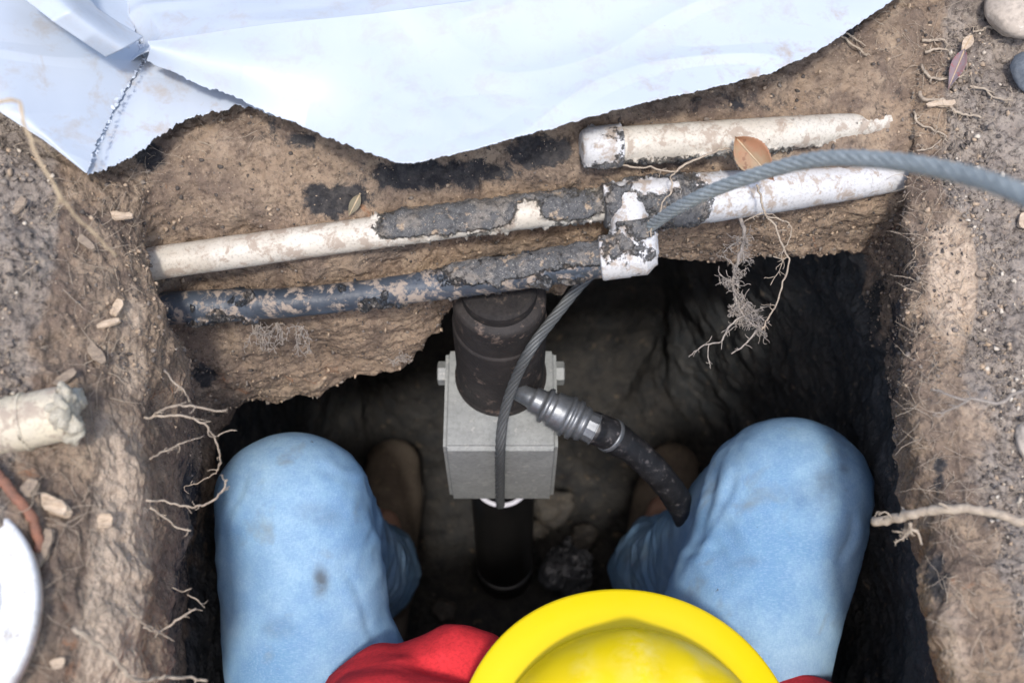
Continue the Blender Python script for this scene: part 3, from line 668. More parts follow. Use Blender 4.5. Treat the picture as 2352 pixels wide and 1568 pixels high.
def skel():
    verts = []; edges = []; rad = []
    def a(p, r, par=None):
        verts.append(tuple(p)); rad.append(r); i = len(verts)-1
        if par is not None: edges.append((par, i))
        return i
    pv = a((.03, -.05, -.50), .095); sp = a((.05, -.02, -.40), .10, pv); ch = a((.075, .06, -.31), .10, sp); n1 = a(nk, .048, ch)
    n2 = a((.086, .135, -.24), .07, n1); n3 = a((.086, .125, -.19), .07, n2)
    for hp_, kk, an, to in ((hL, kL, aL, toeL), (hR, kR, aR, toeR)):
        i = a(hp_, .075, pv); i = a(kk, .052, i); i = a((kk*.6+an*.4), .052, i); i = a(an, .034, i); i = a(to*.75+an*.25, .03, i)
    for s_, q in ((shL, -1), (shR, 1)):
        i = a(s_, .05, ch); e_ = np.array([.085+q*.20, .27, -.42]) if q < 0 else np.array([.27, .22, -.45])
        e_ = s_+np.array([q*-.005, .06, -.22]); i = a(e_, .038, i); w_ = np.array([.085+q*.055, .21, -.55]); i = a(w_, .026, i)
        pm = w_+np.array([-q*.01, .045, -.02]); i = a(pm, .024, i)
        for f in range(4):
            b = pm+np.array([(f-1.5)*.017, .02, -.004]); j = a(b, .009, i); j = a(b+np.array([0, .028, -.012]), .0085, j); a(b+np.array([-q*.003, .042-.004*abs(f-1.5), -.034]), .0075, j)
        b = w_+np.array([-q*.028, .03, -.012]); j = a(b, .010, i-0); a(b+np.array([-q*.016, .028, -.012]), .009, j)
    me = bpy.data.meshes.new('body'); me.from_pydata(verts, edges, []); me.update()
    o = bpy.data.objects.new('body', me); COL.objects.link(o)
    m = o.modifiers.new('k', 'SKIN'); m.use_smooth_shade = True
    for i, r in enumerate(rad): me.skin_vertices[0].data[i].radius = (r, r)
    me.skin_vertices[0].data[0].use_root = True
    s = o.modifiers.new('s', 'SUBSURF'); s.levels = 2; s.render_levels = 2
    e = o.evaluated_get(bpy.context.evaluated_depsgraph_get()); m2 = bpy.data.meshes.new_from_object(e); bpy.data.objects.remove(o)
    V = np.empty(len(m2.vertices)*3); m2.vertices.foreach_get('co', V); V = V.reshape(-1, 3)
    m2.vertices.foreach_set('co', (V-np.array(per.location)).ravel()); m2.materials.clear(); m2.materials.append(SKIN); m2.update(); m2.name = 'body'
    link('body', m2, per)
skel()
seams = [(kL, tL, -1), (kR, tR, 1)]
def jean_folds(V, nn):
    h = np.zeros(len(V))
    for (k, t_, q) in seams:
        d = V-k; inner = sstep(.02, .07, -q*d[:, 0]); near = np.exp(-(np.linalg.norm(d, axis=1)/.16)**2)
        X = V@np.array([[1, 0, 0], [.5*q, 1, 0], [0, 0, 1.]])
        h += near*inner*fbm(X*np.array([1, .3, .6]), .04, 2, .35, True)*.0045
        outer = sstep(.03, .07, q*d[:, 0]); h += near*outer*fbm(X*np.array([.6, 1, .6]), .05, 2, .4, True)*.0035
        h += sstep(-.46, -.60, V[:, 2])*fbm(V*np.array([1, 1, 1.6]), .06, 2, .4, True)*.004
    return h
CRS = [((1660, 1075), (1560, 1330), .008, -.0045), ((1690, 1090), (1600, 1290), .006, -.003), ((1640, 1200), (1790, 1170), .007, -.002), ((860, 1160), (835, 1260), .006, -.005), ((855, 1150), (900, 1400), .005, .003),
       ((1960, 1180), (1930, 1300), .006, -.004), ((560, 1090), (520, 1230), .006, -.0025), ((1590, 1450), (1760, 1330), .010, -.003), ((620, 1500), (850, 1430), .012, -.003), ((880, 1500), (780, 1300), .007, -.0025), ((1540, 1300), (1680, 1240), .006, -.003), ((720, 1080), (830, 1110), .007, -.0022)]
def creases(V, nn):
    X, Y = pxy(V); h = np.zeros(len(V)); f = (V[:, 2] > -.46)
    for (a, b, w, d) in CRS:
        a, b = np.array(a, float), np.array(b, float); L = np.linalg.norm(b-a); t = ((X-a[0])*(b-a)[0]+(Y-a[1])*(b-a)[1])/L/L
        q = ((X-a[0])*(b-a)[1]-(Y-a[1])*(b-a)[0])/L/FPX*1.05+.003*np.sin(t*5+d*900); tt = np.clip(t, -.3, 1.3)
        g_ = sstep(-.15, .2, tt)*(1-sstep(.75, 1.15, tt)); h += f*g_*d*.42*(np.exp(-(q/(w*.55))**2)-.7*np.exp(-((q-w*1.1)/(w*.7))**2))
    return h
def folds_all(V, nn): return jean_folds(V, nn)+creases(V, nn)
mL, mR = kL*.5+aL*.5+np.array([.0, -.02, 0]), kR*.5+aR*.5+np.array([-.0, -.02, 0])
cfL, cfR = aL+np.array([0, .0, .06]), aR+np.array([0, 0, .06])
mcL, mcR = kL*.3+aL*.7+np.array([0, -.015, 0]), kR*.3+aR*.7+np.array([0, -.015, 0])
jn = sdf_mesh('jeans', [(kL, .0765, tL, .085), (tL, .086, hL, .098), (kL+np.array([.0, 0, -.01]), .076, mL, .070), (mL, .070, mcL, .062), (mcL, .062, cfL, .060),
                   (kR, .082, tR, .089), (tR, .090, hR, .100), (kR+np.array([0, 0, -.01]), .082, mR, .074), (mR, .074, mcR, .064), (mcR, .064, cfR, .062),
                   (hL, .098, hR, .1), ((.03, -.06, -.50), .125, (.04, -.03, -.44), .125)], DENIM, per, .0042, 14, .0006, .13, 'faded light blue jeans with mud stains', direct=folds_all)
me = jn.data; V = np.empty(len(me.vertices)*3); me.vertices.foreach_get('co', V); V = V.reshape(-1, 3)+np.array(per.location)
st_ = np.zeros(len(V))
def mark(px, py, rx, ry, s=1.):
    global st_
    u = (V[:, 0]); d = V-CAM; z = d@np.array([0, ST, -CT]); X = 1176+FPX*d[:, 0]/z; Y = 784-FPX*(d@np.array([0, CT, ST]))/z
    p = np.array([hitperson(px, py)]) if False else None
    c = V[np.argmin(((X-px)/rx)**2+((Y-py)/ry)**2+(z-1.12)*3)]; q = V-c
    st_ = np.maximum(st_, s*np.exp(-((q[:, 0]/(rx/FPX*1.1))**2+(q[:, 1]/(ry/FPX*1.1))**2+(q[:, 2]/.05)**2)**1.5))
for a in ((738, 1335, 16, 32, 1.), (640, 1440, 34, 18, .45), (1900, 1120, 26, 50, .6), (1940, 1080, 14, 14, .5), (1720, 1290, 30, 12, .4), (735, 1180, 50, 22, .35), (1700, 1480, 40, 30, .35)): mark(*a)
at_ = me.attributes.new('stain', 'FLOAT', 'POINT'); at_.data.foreach_set('value', st_.astype(np.float32))
# side seams on the thighs
def shirt_folds(V, nn): return fbm(V@np.array([[1, .6, 0], [-.6, 1, 0], [0, 0, .7]]), .09, 2, .4, True)*.0045
sdf_mesh('shirt', [((.04, -.04, -.46), .135, (.07, .02, -.33), .135), ((.07, .02, -.33), .13, (.085, .10, -.30), .085), (shL, .078, (.085, .08, -.28), .085), (shR, .078, (.085, .08, -.28), .085),
                   (shL, .074, shL+np.array([.0, .045, -.06]), .070), (shR, .078, shR+np.array([0, .05, -.06]), .072), (shL+np.array([.03, .06, -.06]), .062, shL+np.array([.06, .075, -.05]), .055)], RED, per, .0045, 8, .0012, .05, direct=shirt_folds)
for an, to in ((aL, toeL), (aR, toeR)):
    d = (to-an); d[2] = 0; d /= np.linalg.norm(d); b = an.copy(); b[2] = FL+.045; heel = b-d*.05; ball = b+d*.15; tp = b+d*.205
    bt = sdf_mesh('boot', [(heel, .042, b+d*.05, .046), (b+d*.05, .046, ball, .050), (ball, .050, tp, .042), (b+np.array([0, 0, .03]), .05, an+np.array([0, 0, .03]), .052), (b+d*.05+np.array([0, 0, .025]), .044, ball, .046)], BOOTM, per, .004, 6, .0015, .03,
                  post=lambda V: np.c_[V[:, 0], V[:, 1], np.maximum(V[:, 2], FL+.012)])
    n = np.array([-d[1], d[0], 0])
    out = [b-d*.095+n*.0, b-d*.08+n*.036, b+n*.040, b+d*.1+n*.046, b+d*.17+n*.050, b+d*.23+n*.034, b+d*.255, b+d*.23-n*.034, b+d*.17-n*.050, b+d*.1-n*.046, b-n*.040, b-d*.08-n*.036]
    m_ = len(out); V2 = [(p[0], p[1], FL+.0) for p in out]+[(p[0], p[1], FL+.028) for p in out]
    V2 = np.array(V2)-np.array(per.location)
    link('sole', mesh_np('sole', V2, [tuple(range(m_))[::-1], tuple(range(m_, 2*m_))]+[(i, (i+1) % m_, m_+(i+1) % m_, m_+i) for i in range(m_)], SOLE, False), bt)
    g = Geo()
    for k in range(5):
        c = b+d*(.055+.022*k)+np.array([0, 0, .058-.0045*k]); w_ = .020
        g.add(*tube(spline([c-n*w_+np.array([0, 0, -.006]), c+np.array([0, 0, .004])+d*.006, c+n*w_+np.array([0, 0, -.006])+d*.012], 8), .0022, 6))
        g.add(*tube(spline([c+n*w_+np.array([0, 0, -.006]), c+np.array([0, 0, .005])+d*.006, c-n*w_+np.array([0, 0, -.006])+d*.012], 8), .0022, 6))
    V2, F2 = g.out(); link('laces', mesh_np('laces', V2-np.array(per.location), F2, LACE), bt)
# hard hat
def hatmat():
    m = M('yellow_helmet_plastic', .32, .5)
    sc = m.noise(70, 7, .75, .6); f = m.noise(300, 5, .8, stretch=(1, 3, 1))
    c = m.mix(m.ramp(sc, [(.62, 0), (.70, .45)]), (.86, .65, .006), (.80, .62, .10))
    c = m.mix(m.ramp(f, [(.64, 0), (.70, .5)]), c, (.62, .52, .10))
    c = m.mix(m.math('MULTIPLY', m.attr('worn'), m.ramp(m.noise(45, 5, .65), [(.44, 0), (.70, .35)])), c, (.90, .82, .40))
    return m.fin(c, m.bump(f, .1, .0005), m.ramp(sc, [(.4, .3), (.7, .5)]))
HAT = hatmat()
hc = np.array([.0955, .087, -.196]); hat = link('hard_hat', None, per, 'yellow hard hat with a scuffed ridged crown'); hat.location = hc-np.array(per.location); hat.scale = (1.11, 1.11, 1.0)
tip = Matrix.Rotation(math.radians(-6), 3, 'X') @ Matrix.Rotation(math.radians(3), 3, 'Y')
tipn = np.array(tip)
nu, nv = 160, 110
an = np.arange(nu)*2*math.pi/nu; rr = np.linspace(0, 1, nv)
gx = np.zeros((nu, nv, 3)); worn = np.zeros((nu, nv))
for i, a in enumerate(an):
    ca, sa = math.cos(a), math.sin(a)
    rd = .1085*(1+.08*abs(sa)**2)                                  # crown longer than wide
    ph = rr*math.pi/2
    z = .074*np.cos(ph)**1.0; r_ = rd*np.sin(ph)**.93
    x, y = r_*ca, r_*sa
    ridge = np.exp(-(x/.014)**2)*sstep(1.0, .72, rr)*.007 + (np.exp(-((np.abs(x)-.040)/.009)**2))*sstep(.8, .45, rr)*.003
    gx[i, :, 0], gx[i, :, 1], gx[i, :, 2] = x, y, z+ridge+.004; worn[i] = np.clip(np.exp(-(x/.016)**2)*1.0+np.exp(-((np.abs(x)-.04)/.009)**2)*.6, 0, 1)*sstep(.98, .5, rr)
V2 = gx.reshape(-1, 3)@tipn.T; F2 = grid_faces(nu, nv, True)
child_off = 0
o = link('crown', mesh_np('crown', V2, F2, HAT, attrs={'worn': worn.ravel()}), hat)
# brim: ring following the crown base, widest at the front peak, rolled lip
prof = [(0, .004), (.02, .0005), (.15, -.001), (.5, -.004), (.9, -.009), (.97, -.0105), (1., -.0135), (.985, -.0150), (.96, -.0125), (.5, -.007), (.1, -.004), (0, -.002)]
gb = np.zeros((nu, len(prof), 3))
for i, a in enumerate(an):
    ca, sa = math.cos(a), math.sin(a); rd = .1085*(1+.08*abs(sa)**2)-.001
    wd = .016+.013*sstep(-.2, .6, sa)+.012*sstep(.3, 1., sa)
    for j, (t, z) in enumerate(prof):
        q = rd+wd*t; gb[i, j] = (q*ca, q*sa, z)
V2 = gb.reshape(-1, 3)@tipn.T; o = link('brim', mesh_np('brim', V2, grid_faces(nu, len(prof), True), HAT, attrs={'worn': np.zeros(nu*len(prof))}), hat)

# ------------------------------------------------------------------ roots
def walk(p, d, L, n, jit, grav=0, toward=None):
    P = [np.asarray(p, float)]; d = np.asarray(d, float); d /= np.linalg.norm(d)
    for i in range(n):
        d = d+RS.normal(size=3)*jit+np.array([0, 0, grav]); d /= np.linalg.norm(d); P.append(P[-1]+d*L/n)
    return np.array(P)

def root_geo(g, P, r0, r1, br=0, depth=1, bl=.03, jit=.35, grav=-.1, wob=.0012, seg=6):
    n = max(10, int(np.linalg.norm(np.diff(P, axis=0), axis=1).sum()/.0022)); Q = spline(P, n)
    Q = Q+np.stack([fbm(Q+k*7, .006, 2) for k in range(3)], 1)*wob*min(1, n/20)
    rad = np.linspace(r0, r1, n)*(1+.22*fbm(Q, .004, 2)); g.add(*tube(Q, np.maximum(rad, .00018), seg))
    T = np.gradient(Q, axis=0)
    for k in range(br):
        i = R.randrange(n//6, n-1); d = T[i]/np.linalg.norm(T[i])+RS.normal(size=3)*.9+np.array([0, 0, grav])
        W_ = walk(Q[i], d, bl*R.uniform(.4, 1.2), 6, jit, grav*.4)
        root_geo(g, W_, max(rad[i]*.55, .0003), .00025, br//3 if depth > 1 else 0, depth-1, bl*.5, jit, grav, wob*.6, 5)
def root(name, runs, label, cat, mat=ROOT, group=None, seed=1):
    global R, RS
    R = random.Random(seed*31+5); RS = np.random.RandomState(seed*17+3)
    g = Geo()
    for r in runs: root_geo(g, np.array(r[0]), *r[1:])
    V, F = g.out(); c = np.array(runs[0][0][0]); o = link(name, mesh_np(name, V-c, F, mat), None, label, cat, group); o.location = c; return o
A_ = at
root('hanging_root', [([A_(1697, 492, .95), A_(1706, 520, .945), A_(1709, 545, .943), A_(1702, 575, .94), A_(1688, 620, .938), A_(1683, 650, .936), A_(1690, 680, .935), A_(1700, 715, .935), A_(1722, 740, .935), A_(1745, 755, .935)], .0019, .0009, 34, 2, .020, .5, -.15),
                      ([A_(1690, 690, .935), A_(1700, 705, .937), A_(1715, 730, .94)], .002, .001, 26, 2, .014, .6, -.1),
                      ([A_(1705, 725, .935), A_(1670, 755, .935), A_(1655, 785, .935), A_(1625, 790, .936), A_(1603, 803, .937), A_(1582, 820, .94)], .0009, .0005, 10, 1, .010),
                      ([A_(1628, 790, .936), A_(1626, 815, .937), A_(1632, 843, .938)], .0006, .0004, 3, 1, .006),
                      ([A_(1740, 755, .935), A_(1720, 780, .935), A_(1700, 800, .936), A_(1680, 812, .937)], .0009, .0006, 4, 1, .008),
                      ([A_(1700, 660, .936), A_(1655, 630, .93), A_(1650, 610, .93)], .0005, .0003, 4, 1, .008)],
     'thick hairy root tuft hanging from the white pipe over the dark pit', 'root', ROOTG, seed=2)
root('thin_root', [([A_(1738, 425, .90), A_(1750, 460, .91), A_(1755, 490, .915), A_(1778, 515, .92), A_(1800, 570, .925), A_(1812, 600, .93), A_(1800, 640, .933), A_(1785, 690, .935), A_(1765, 730, .936), A_(1748, 757, .936)], .0009, .0007, 12, 1, .012),
                   ([A_(1757, 495, .915), A_(1790, 505, .917), A_(1817, 520, .92), A_(1812, 550, .925), A_(1790, 590, .93)], .0006, .0004, 4, 1, .008),
                   ([A_(1752, 490, .915), A_(1725, 500, .917), A_(1708, 510, .92)], .0006, .0004, 2, 1, .006),
                   ([A_(1775, 590, .93), A_(1797, 600, .93), A_(1770, 655, .93)], .0005, .0003, 6, 1, .01)],
     'long pale thin root hanging from behind the cable in front of the dark pit', 'root', ROOT, seed=3)
root('thin_root', [([A_(1548, 395, .90), A_(1580, 375, .90), A_(1610, 362, .90), A_(1640, 350, .905), A_(1668, 340, .91), A_(1690, 352, .90)], .0010, .0008, 4, 1, .006, .3, 0),
                   ([A_(1420, 378, .915), A_(1460, 385, .91), A_(1490, 383, .905), A_(1520, 392, .90), A_(1548, 396, .90), A_(1540, 410, .895), A_(1541, 440, .893), A_(1525, 460, .893), A_(1515, 490, .894), A_(1498, 505, .893), A_(1495, 545, .89)], .0008, .0006, 6, 1, .007, .3, 0)],
     'wiry root lying over the tee between the capped pipe and the cable', 'root', ROOT, seed=4)
root('thin_root', [([A_(1745, 285, .94), A_(1725, 315, .93), A_(1700, 330, .915), A_(1685, 350, .905), A_(1690, 375, .90), A_(1697, 392, .90)], .0007, .0005, 2, 1, .006, .3, 0)],
     'hair thin root crossing the capped pipe just left of the brown leaf', 'root', ROOT, seed=5)
# right bank roots
root('forked_root', [([A_(2400, 1210, .72), A_(2352, 1200, .73), A_(2290, 1180, .735), A_(2230, 1168, .74), A_(2160, 1170, .75), A_(2090, 1182, .765), A_(2045, 1192, .78), A_(2010, 1200, .79)], .0030, .0034, 2, 1, .012, .2, 0, .0015, 9),
                     ([A_(2185, 1172, .745), A_(2168, 1160, .742), A_(2155, 1156, .74)], .0013, .0008, 0, 1),
                     ([A_(2050, 1188, .775), A_(2035, 1175, .772), A_(2018, 1182, .77)], .0006, .0004, 3, 1, .01),
                     ([A_(2092, 1200, .765), A_(2088, 1220, .77), A_(2070, 1238, .775)], .0013, .0009, 12, 2, .012, .5, -.5),
                     ([A_(2085, 1215, .77), A_(2105, 1220, .77), A_(2118, 1250, .775)], .0012, .0009, 0, 1)],
     'stout pale forked root reaching left out of the right bank towards the knee', 'root', ROOT, seed=6)
root('thin_root', [([A_(2380, 885, .76), A_(2330, 905, .765), A_(2290, 925, .77), A_(2240, 918, .77), A_(2190, 912, .775), A_(2165, 900, .78), A_(2140, 893, .785)], .0013, .0007, 6, 1, .012, .3, 0),
                   ([A_(2225, 918, .77), A_(2195, 935, .775), A_(2160, 950, .78)], .0009, .0005, 6, 1, .008)],
     'thin grey branching root on the right bank above the stout forked root', 'root', ROOTG, seed=7)
def hroot(pts, r0, r1, br, label, seed, lift=.004, mat=ROOT, bl=.012):
    return root('thin_root', [([hit(x, y, lift) for x, y in pts], r0*.85, r1*.8, br+3, 2, bl, .45, .05, .0018)], label, 'root', mat, seed=seed)
for pts, r0, r1, br, lab in (
    ([(2110, 215), (2125, 235), (2150, 232), (2175, 240), (2190, 262), (2230, 268), (2255, 280)], .0020, .0012, 5, 'curved pale root on the right bank below the round stone, upper of the tangle'),
    ([(2120, 158), (2128, 178), (2160, 190), (2195, 182), (2215, 172)], .0016, .0010, 3, 'short curved root right beside the reddish dead leaf tip'),
    ([(2112, 94), (2130, 98), (2165, 98), (2172, 110)], .0018, .0010, 2, 'small knobbly grey root hook left of the round stone'),
    ([(2125, 128), (2150, 122), (2170, 120)], .0018, .0009, 2, 'stubby grey root just under the knobbly hook'),
    ([(2230, 205), (2262, 212), (2285, 232), (2325, 238)], .0015, .0009, 4, 'pale root running right from the reddish dead leaf'),
    ([(2108, 262), (2115, 285), (2140, 295), (2165, 310), (2180, 318)], .0014, .0008, 5, 'kinked pale root at the pit corner below the wood stick'),
    ([(1912, 75), (1940, 95), (1990, 135)], .0014, .0010, 0, 'straight pale root stub poking out from under the sheet edge'),
    ([(1935, 78), (1960, 90), (1985, 112)], .0010, .0007, 1, 'thinner root beside the straight stub at the sheet edge'),
    ([(2110, 352), (2135, 345), (2165, 322)], .0009, .0005, 1, 'hair thin root on the right bank just above the cable'),
    ([(2320, 60), (2255, 75), (2215, 100), (2200, 160), (2160, 185)], .0013, .0009, 3, 'dark thin root curving down left from the round stone')):
    hroot(pts, r0, r1, br, lab, len(lab)+pts[0][0])
# left wall roots
LW = [([(345, 960, .80), (375, 940, .78), (420, 930, .77), (460, 936, .765), (500, 943, .77), (518, 944, .775)], .0010, .0009, 4, 'pale root standing out from the left wall, ending in a small fork'),
      ([(330, 960, .80), (380, 955, .79), (430, 958, .79), (470, 975, .79), (490, 1000, .80), (505, 1040, .81), (500, 1080, .83), (470, 1100, .85), (420, 1120, .87)], .0012, .0005, 10, 'long looping root on the left wall beside the left knee'),
      ([(500, 1003, .80), (520, 990, .80), (543, 987, .80)], .0006, .0004, 0, 'fine root tip pointing right above the left knee'),
      ([(335, 1148, .78), (380, 1152, .79), (430, 1163, .79), (470, 1160, .785), (505, 1135, .78), (523, 1100, .775)], .0010, .0008, 6, 'pale root curving up in front of the left knee'),
      ([(345, 1165, .78), (380, 1190, .79), (410, 1212, .80), (440, 1218, .80)], .0011, .0008, 3, 'short wavy pale root under the root curving up at the left knee'),
      ([(330, 1440, .76), (370, 1450, .77), (395, 1432, .77), (425, 1410, .775), (452, 1396, .78)], .0012, .0009, 4, 'pale root slanting up to the right low on the left wall'),
      ([(290, 1390, .72), (330, 1430, .74), (365, 1450, .76), (400, 1470, .78)], .0012, .0006, 3, 'root running down right into the slanting root low on the left wall'),
      ([(170, 1440, .66), (250, 1500, .68), (310, 1560, .70), (380, 1556, .73), (440, 1556, .75), (475, 1562, .76)], .0020, .0012, 6, 'thick pale root at the bottom edge of the left wall'),
      ([(380, 850, .80), (400, 880, .79), (425, 900, .79), (435, 925, .80)], .0010, .0005, 5, 'small bent root under the left end of the black pipe'),
      ([(345, 1055, .78), (400, 1025, .79), (440, 1010, .80), (470, 1000, .81)], .0008, .0005, 5, 'thin root rising right between the two long roots on the left wall'),
      ([(430, 1365, .80), (455, 1380, .80), (470, 1395, .80)], .0007, .0004, 1, 'tiny pale root near the bottom of the left wall'),
      ([(395, 1350, .79), (420, 1358, .79), (440, 1350, .79)], .0005, .0004, 0, 'tiny curved root tip above the tiny pale root')]
for i, (pts, r0, r1, br, lab) in enumerate(LW):
    root('thin_root', [([at(*p) for p in pts], r0*.75, r1*.8, br, 1, .009, .35, -.03)], lab, 'root', ROOT, seed=40+i)
# hairy tufts under the black pipe
for i, (x, y, s, n, lab) in enumerate(((590, 735, .965, 10, 'dusty hairy root tuft under the black pipe, leftmost of three'), (605, 745, .97, 0, ''), (690, 748, .965, 7, 'dusty hairy root tuft under the black pipe, rightmost of three'),
                                  (632, 742, .965, 7, 'dusty hairy root tuft under the black pipe, middle of three'), (925, 822, 1.02, 5, 'small hairy root tuft on the overhanging lip left of the ram'))):
    if not n: continue
    R = random.Random(i+3); RS = np.random.RandomState(i+9)
    runs = []
    for k in range(n):
        p = at(x+R.uniform(-10, 10), y, s); e = at(x+R.uniform(-32, 32), y+R.uniform(25, 75)*(1 if i < 4 else .3), s-.005)
        runs.append(([p, (p+e)/2+RS.normal(size=3)*.003, e], .0004, .0002, 9, 1, .008, .7, -.3, .002))
    root('root_tuft', runs, lab, 'root tuft', ROOTG, 'hairy root tufts', seed=70+i)

# straw crossing the left bank, close to the lens
root('dry_stalk', [([at(-30, 250, .60), at(10, 236, .60), at(42, 232, .60), at(48, 262, .60), at(62, 300, .60), at(82, 350, .60), at(115, 415, .60), at(150, 470, .61), at(210, 530, .63), at(270, 590, .65)], .0011, .0009, 2, 1, .02, .2, 0)],
     'bent dry stalk lying over the lower left corner of the sheet', 'stalk', STRAW, seed=91)

# ------------------------------------------------------------------ leaves
def leaf(name, base, tip_, w, mat, label, curl=.12, up_=(0, 0, 1)):
    b, t = np.asarray(base), np.asarray(tip_); L = np.linalg.norm(t-b); ax_ = (t-b)/L; toc = CAM-(b+t)/2; toc /= np.linalg.norm(toc)
    sd = np.cross(ax_, toc); sd /= np.linalg.norm(sd); nn = np.cross(sd, ax_)
    nu_, nv_ = 36, 17; V = []
    for i in range(nu_):
        q = i/(nu_-1); wd = w*(math.sin(math.pi*q**.85)**1.0)*(1+.03*math.sin(i*2.6))
        for j in range(nv_):
            s = j/(nv_-1)*2-1; V.append(b+ax_*L*q+sd*wd*s+nn*(-curl*L*(2*q-1)**2*.5+w*.35*s*s+(-.0006 if abs(s) < .07 else 0)))
    V = np.array(V); o = link(name, mesh_np(name, V-b, grid_faces(nu_, nv_), mat), None, label, 'leaf'); o.location = b
    md = o.modifiers.new('t', 'SOLIDIFY'); md.thickness = .0005
    c_ = np.array([0, 0, 0.]); P = np.array([ax_*L*q+nn*(-curl*L*(2*q-1)**2*.5+.0004) for q in np.linspace(-.03, .97, 20)])
    V3, F3 = tube(P, np.linspace(.0008, .0003, 20), 6); link('midrib', mesh_np('midrib', V3, F3, STRAW), o)
    return o
def leafmat(name, a, b, c):
    m = M(name, .55, .4); c_ = m.mix(m.ramp(m.noise(40, 5, .6), [(.42, 0), (.58, 1)]), a, b); c_ = m.mix(m.ramp(m.noise(130, 4, .6), [(.6, 0), (.68, .7)]), c_, c)
    return m.fin(c_, m.bump(m.noise(200, 4, .6), .4, .0008))
LEAF = leafmat('orange_brown_leaf', (.31, .15, .080), (.28, .19, .11), (.16, .07, .04))
LEAFR = leafmat('red_grey_leaf', (.24, .13, .12), (.20, .16, .17), (.30, .06, .05))
LEAFG = leafmat('olive_leaf', (.20, .17, .11), (.15, .13, .09), (.3, .25, .16))
leaf('fallen_leaf', at(1690, 316, .895), at(1778, 415, .885), .0135, LEAF, 'orange brown oval leaf resting on the white pipe behind the cable')
leaf('dead_leaf', hit(2222, 128, .008), hit(2178, 214, .006), .0062, LEAFR, 'narrow grey and red dead leaf among the roots on the right bank')
leaf('leaf_scrap', hit(828, 446, .006), hit(802, 490, .006), .0045, LEAFG, 'small olive leaf scrap on the bank above the pipe')
leaf('leaf_scrap', hit(2236, 95, .007), hit(2215, 135, .007), .0045, CHIP, 'pale dry leaf scrap left of the round stone')
# ------------------------------------------------------------------ stones, chips, sticks
def stone(px, py, r, sc, mat, label, name='stone', sink=.3, amp=.14, rot=0):
    c = hit(px, py, r*(1-sink)*sc[2]); V, F = lump(c, r, sc, 4, amp, .7, rot)
    o = link(name, mesh_np(name, V-c, F, mat), None, label, name.replace('_', ' ')); o.location = c; return o
stone(2330, 38, .030, (.95, 1.05, .62), STONE, 'large smooth round tan and grey stone at the top of the right bank', amp=.07)
stone(2358, 182, .017, (.9, 1.3, .6), STONED, 'dark blue grey stone under the large round stone')
stone(2350, 1015, .010, (.7, 1.4, .6), STONE, 'small tan stone at the right edge of the right bank')
CHIPD = simple('weathered_wood_chip', (.34, .27, .20), (.22, .17, .13), 90, .9, stretch=(1, 5, 5))
def chip(px, py, L, w, rot, mat, label, name='wood_chip', lift=.004):
    c = hit(px, py, lift); V, F = rbox(-L/2, L/2, -w/2, w/2, -w*.25, w*.25, w*.12, 1)
    g_ = [];  bm = bmesh.new(); bmesh.ops.create_cube(bm, size=1)
    bmesh.ops.subdivide_edges(bm, edges=list(bm.edges), cuts=7, use_grid_fill=True)
    V = np.array([v.co[:] for v in bm.verts]); F = [tuple(v.index for v in f_.verts) for f_ in bm.faces]; bm.free()
    V = V*np.array([L, w*R.uniform(.7, 1.1), w*R.uniform(.22, .5)]); V[:, 1] *= 1-.5*(2*V[:, 0]/L)**4; V += np.stack([fbm(V+c+k, .01, 3) for k in range(3)], 1)*w*.16
    m_ = np.array(Matrix.Rotation(math.radians(rot), 3, 'Z') @ Matrix.Rotation(R.uniform(-.3, .3), 3, 'Y'))
    o = link(name, mesh_np(name, V@m_.T, F, mat, False), None, label, name.replace('_', ' ')); o.location = c; return o
for a in ((268, 505, .019, .008, 8, 'cream wood chip left of the long pipe end'), (262, 712, .013, .009, 70, 'cream wood chip left of the black pipe end'), (240, 745, .017, .006, 15, 'slim pale wood chip below the cream chip'),
          (150, 870, .016, .007, 40, 'tan chip above the crusty pipe stub'), (210, 812, .026, .009, -45, 'long tan chip above the crusty pipe stub'), (235, 1200, .010, .009, 0, 'pale speckled chip at the edge of the left bank'), (102, 1260, .026, .009, 80, 'long upright tan chip beside the white lid'),
          (125, 1165, .022, .012, -30, 'broad pale chip below the crusty pipe stub'), (40, 480, .015, .008, 60, 'brown chip high on the left bank'), (62, 1130, .014, .010, 60, 'tan chip above the red bark stick'),
          (2150, 242, .0, 0, 0, ''), (2350, 515, .014, .010, 70, 'orange tan chip at the right edge under the cable'), (2245, 632, .007, .004, -20, 'small red brown chip on the right bank'),
          (128, 1520, .008, .006, 20, 'small orange chip beside the white lid'), (190, 560, .02, .006, -40, 'brown twig piece near the bank edge')):
    if a[2]: chip(a[0], a[1], a[2], a[3], a[4], CHIP if any(q in a[5] for q in ('cream', 'pale', 'orange')) else CHIPD, a[5])
chip(2158, 243, .024, .008, 6, CHIP, 'short round wood stick on the right bank below the tangled roots', 'stick')
root('bark_stick', [([hit(-20, 1085, .004), hit(30, 1140, .004), hit(66, 1200, .004), hit(92, 1268, .004)], .0040, .0034, 0, 1)], 'red brown bark stick above the white lid', 'stick', BARK, seed=99)
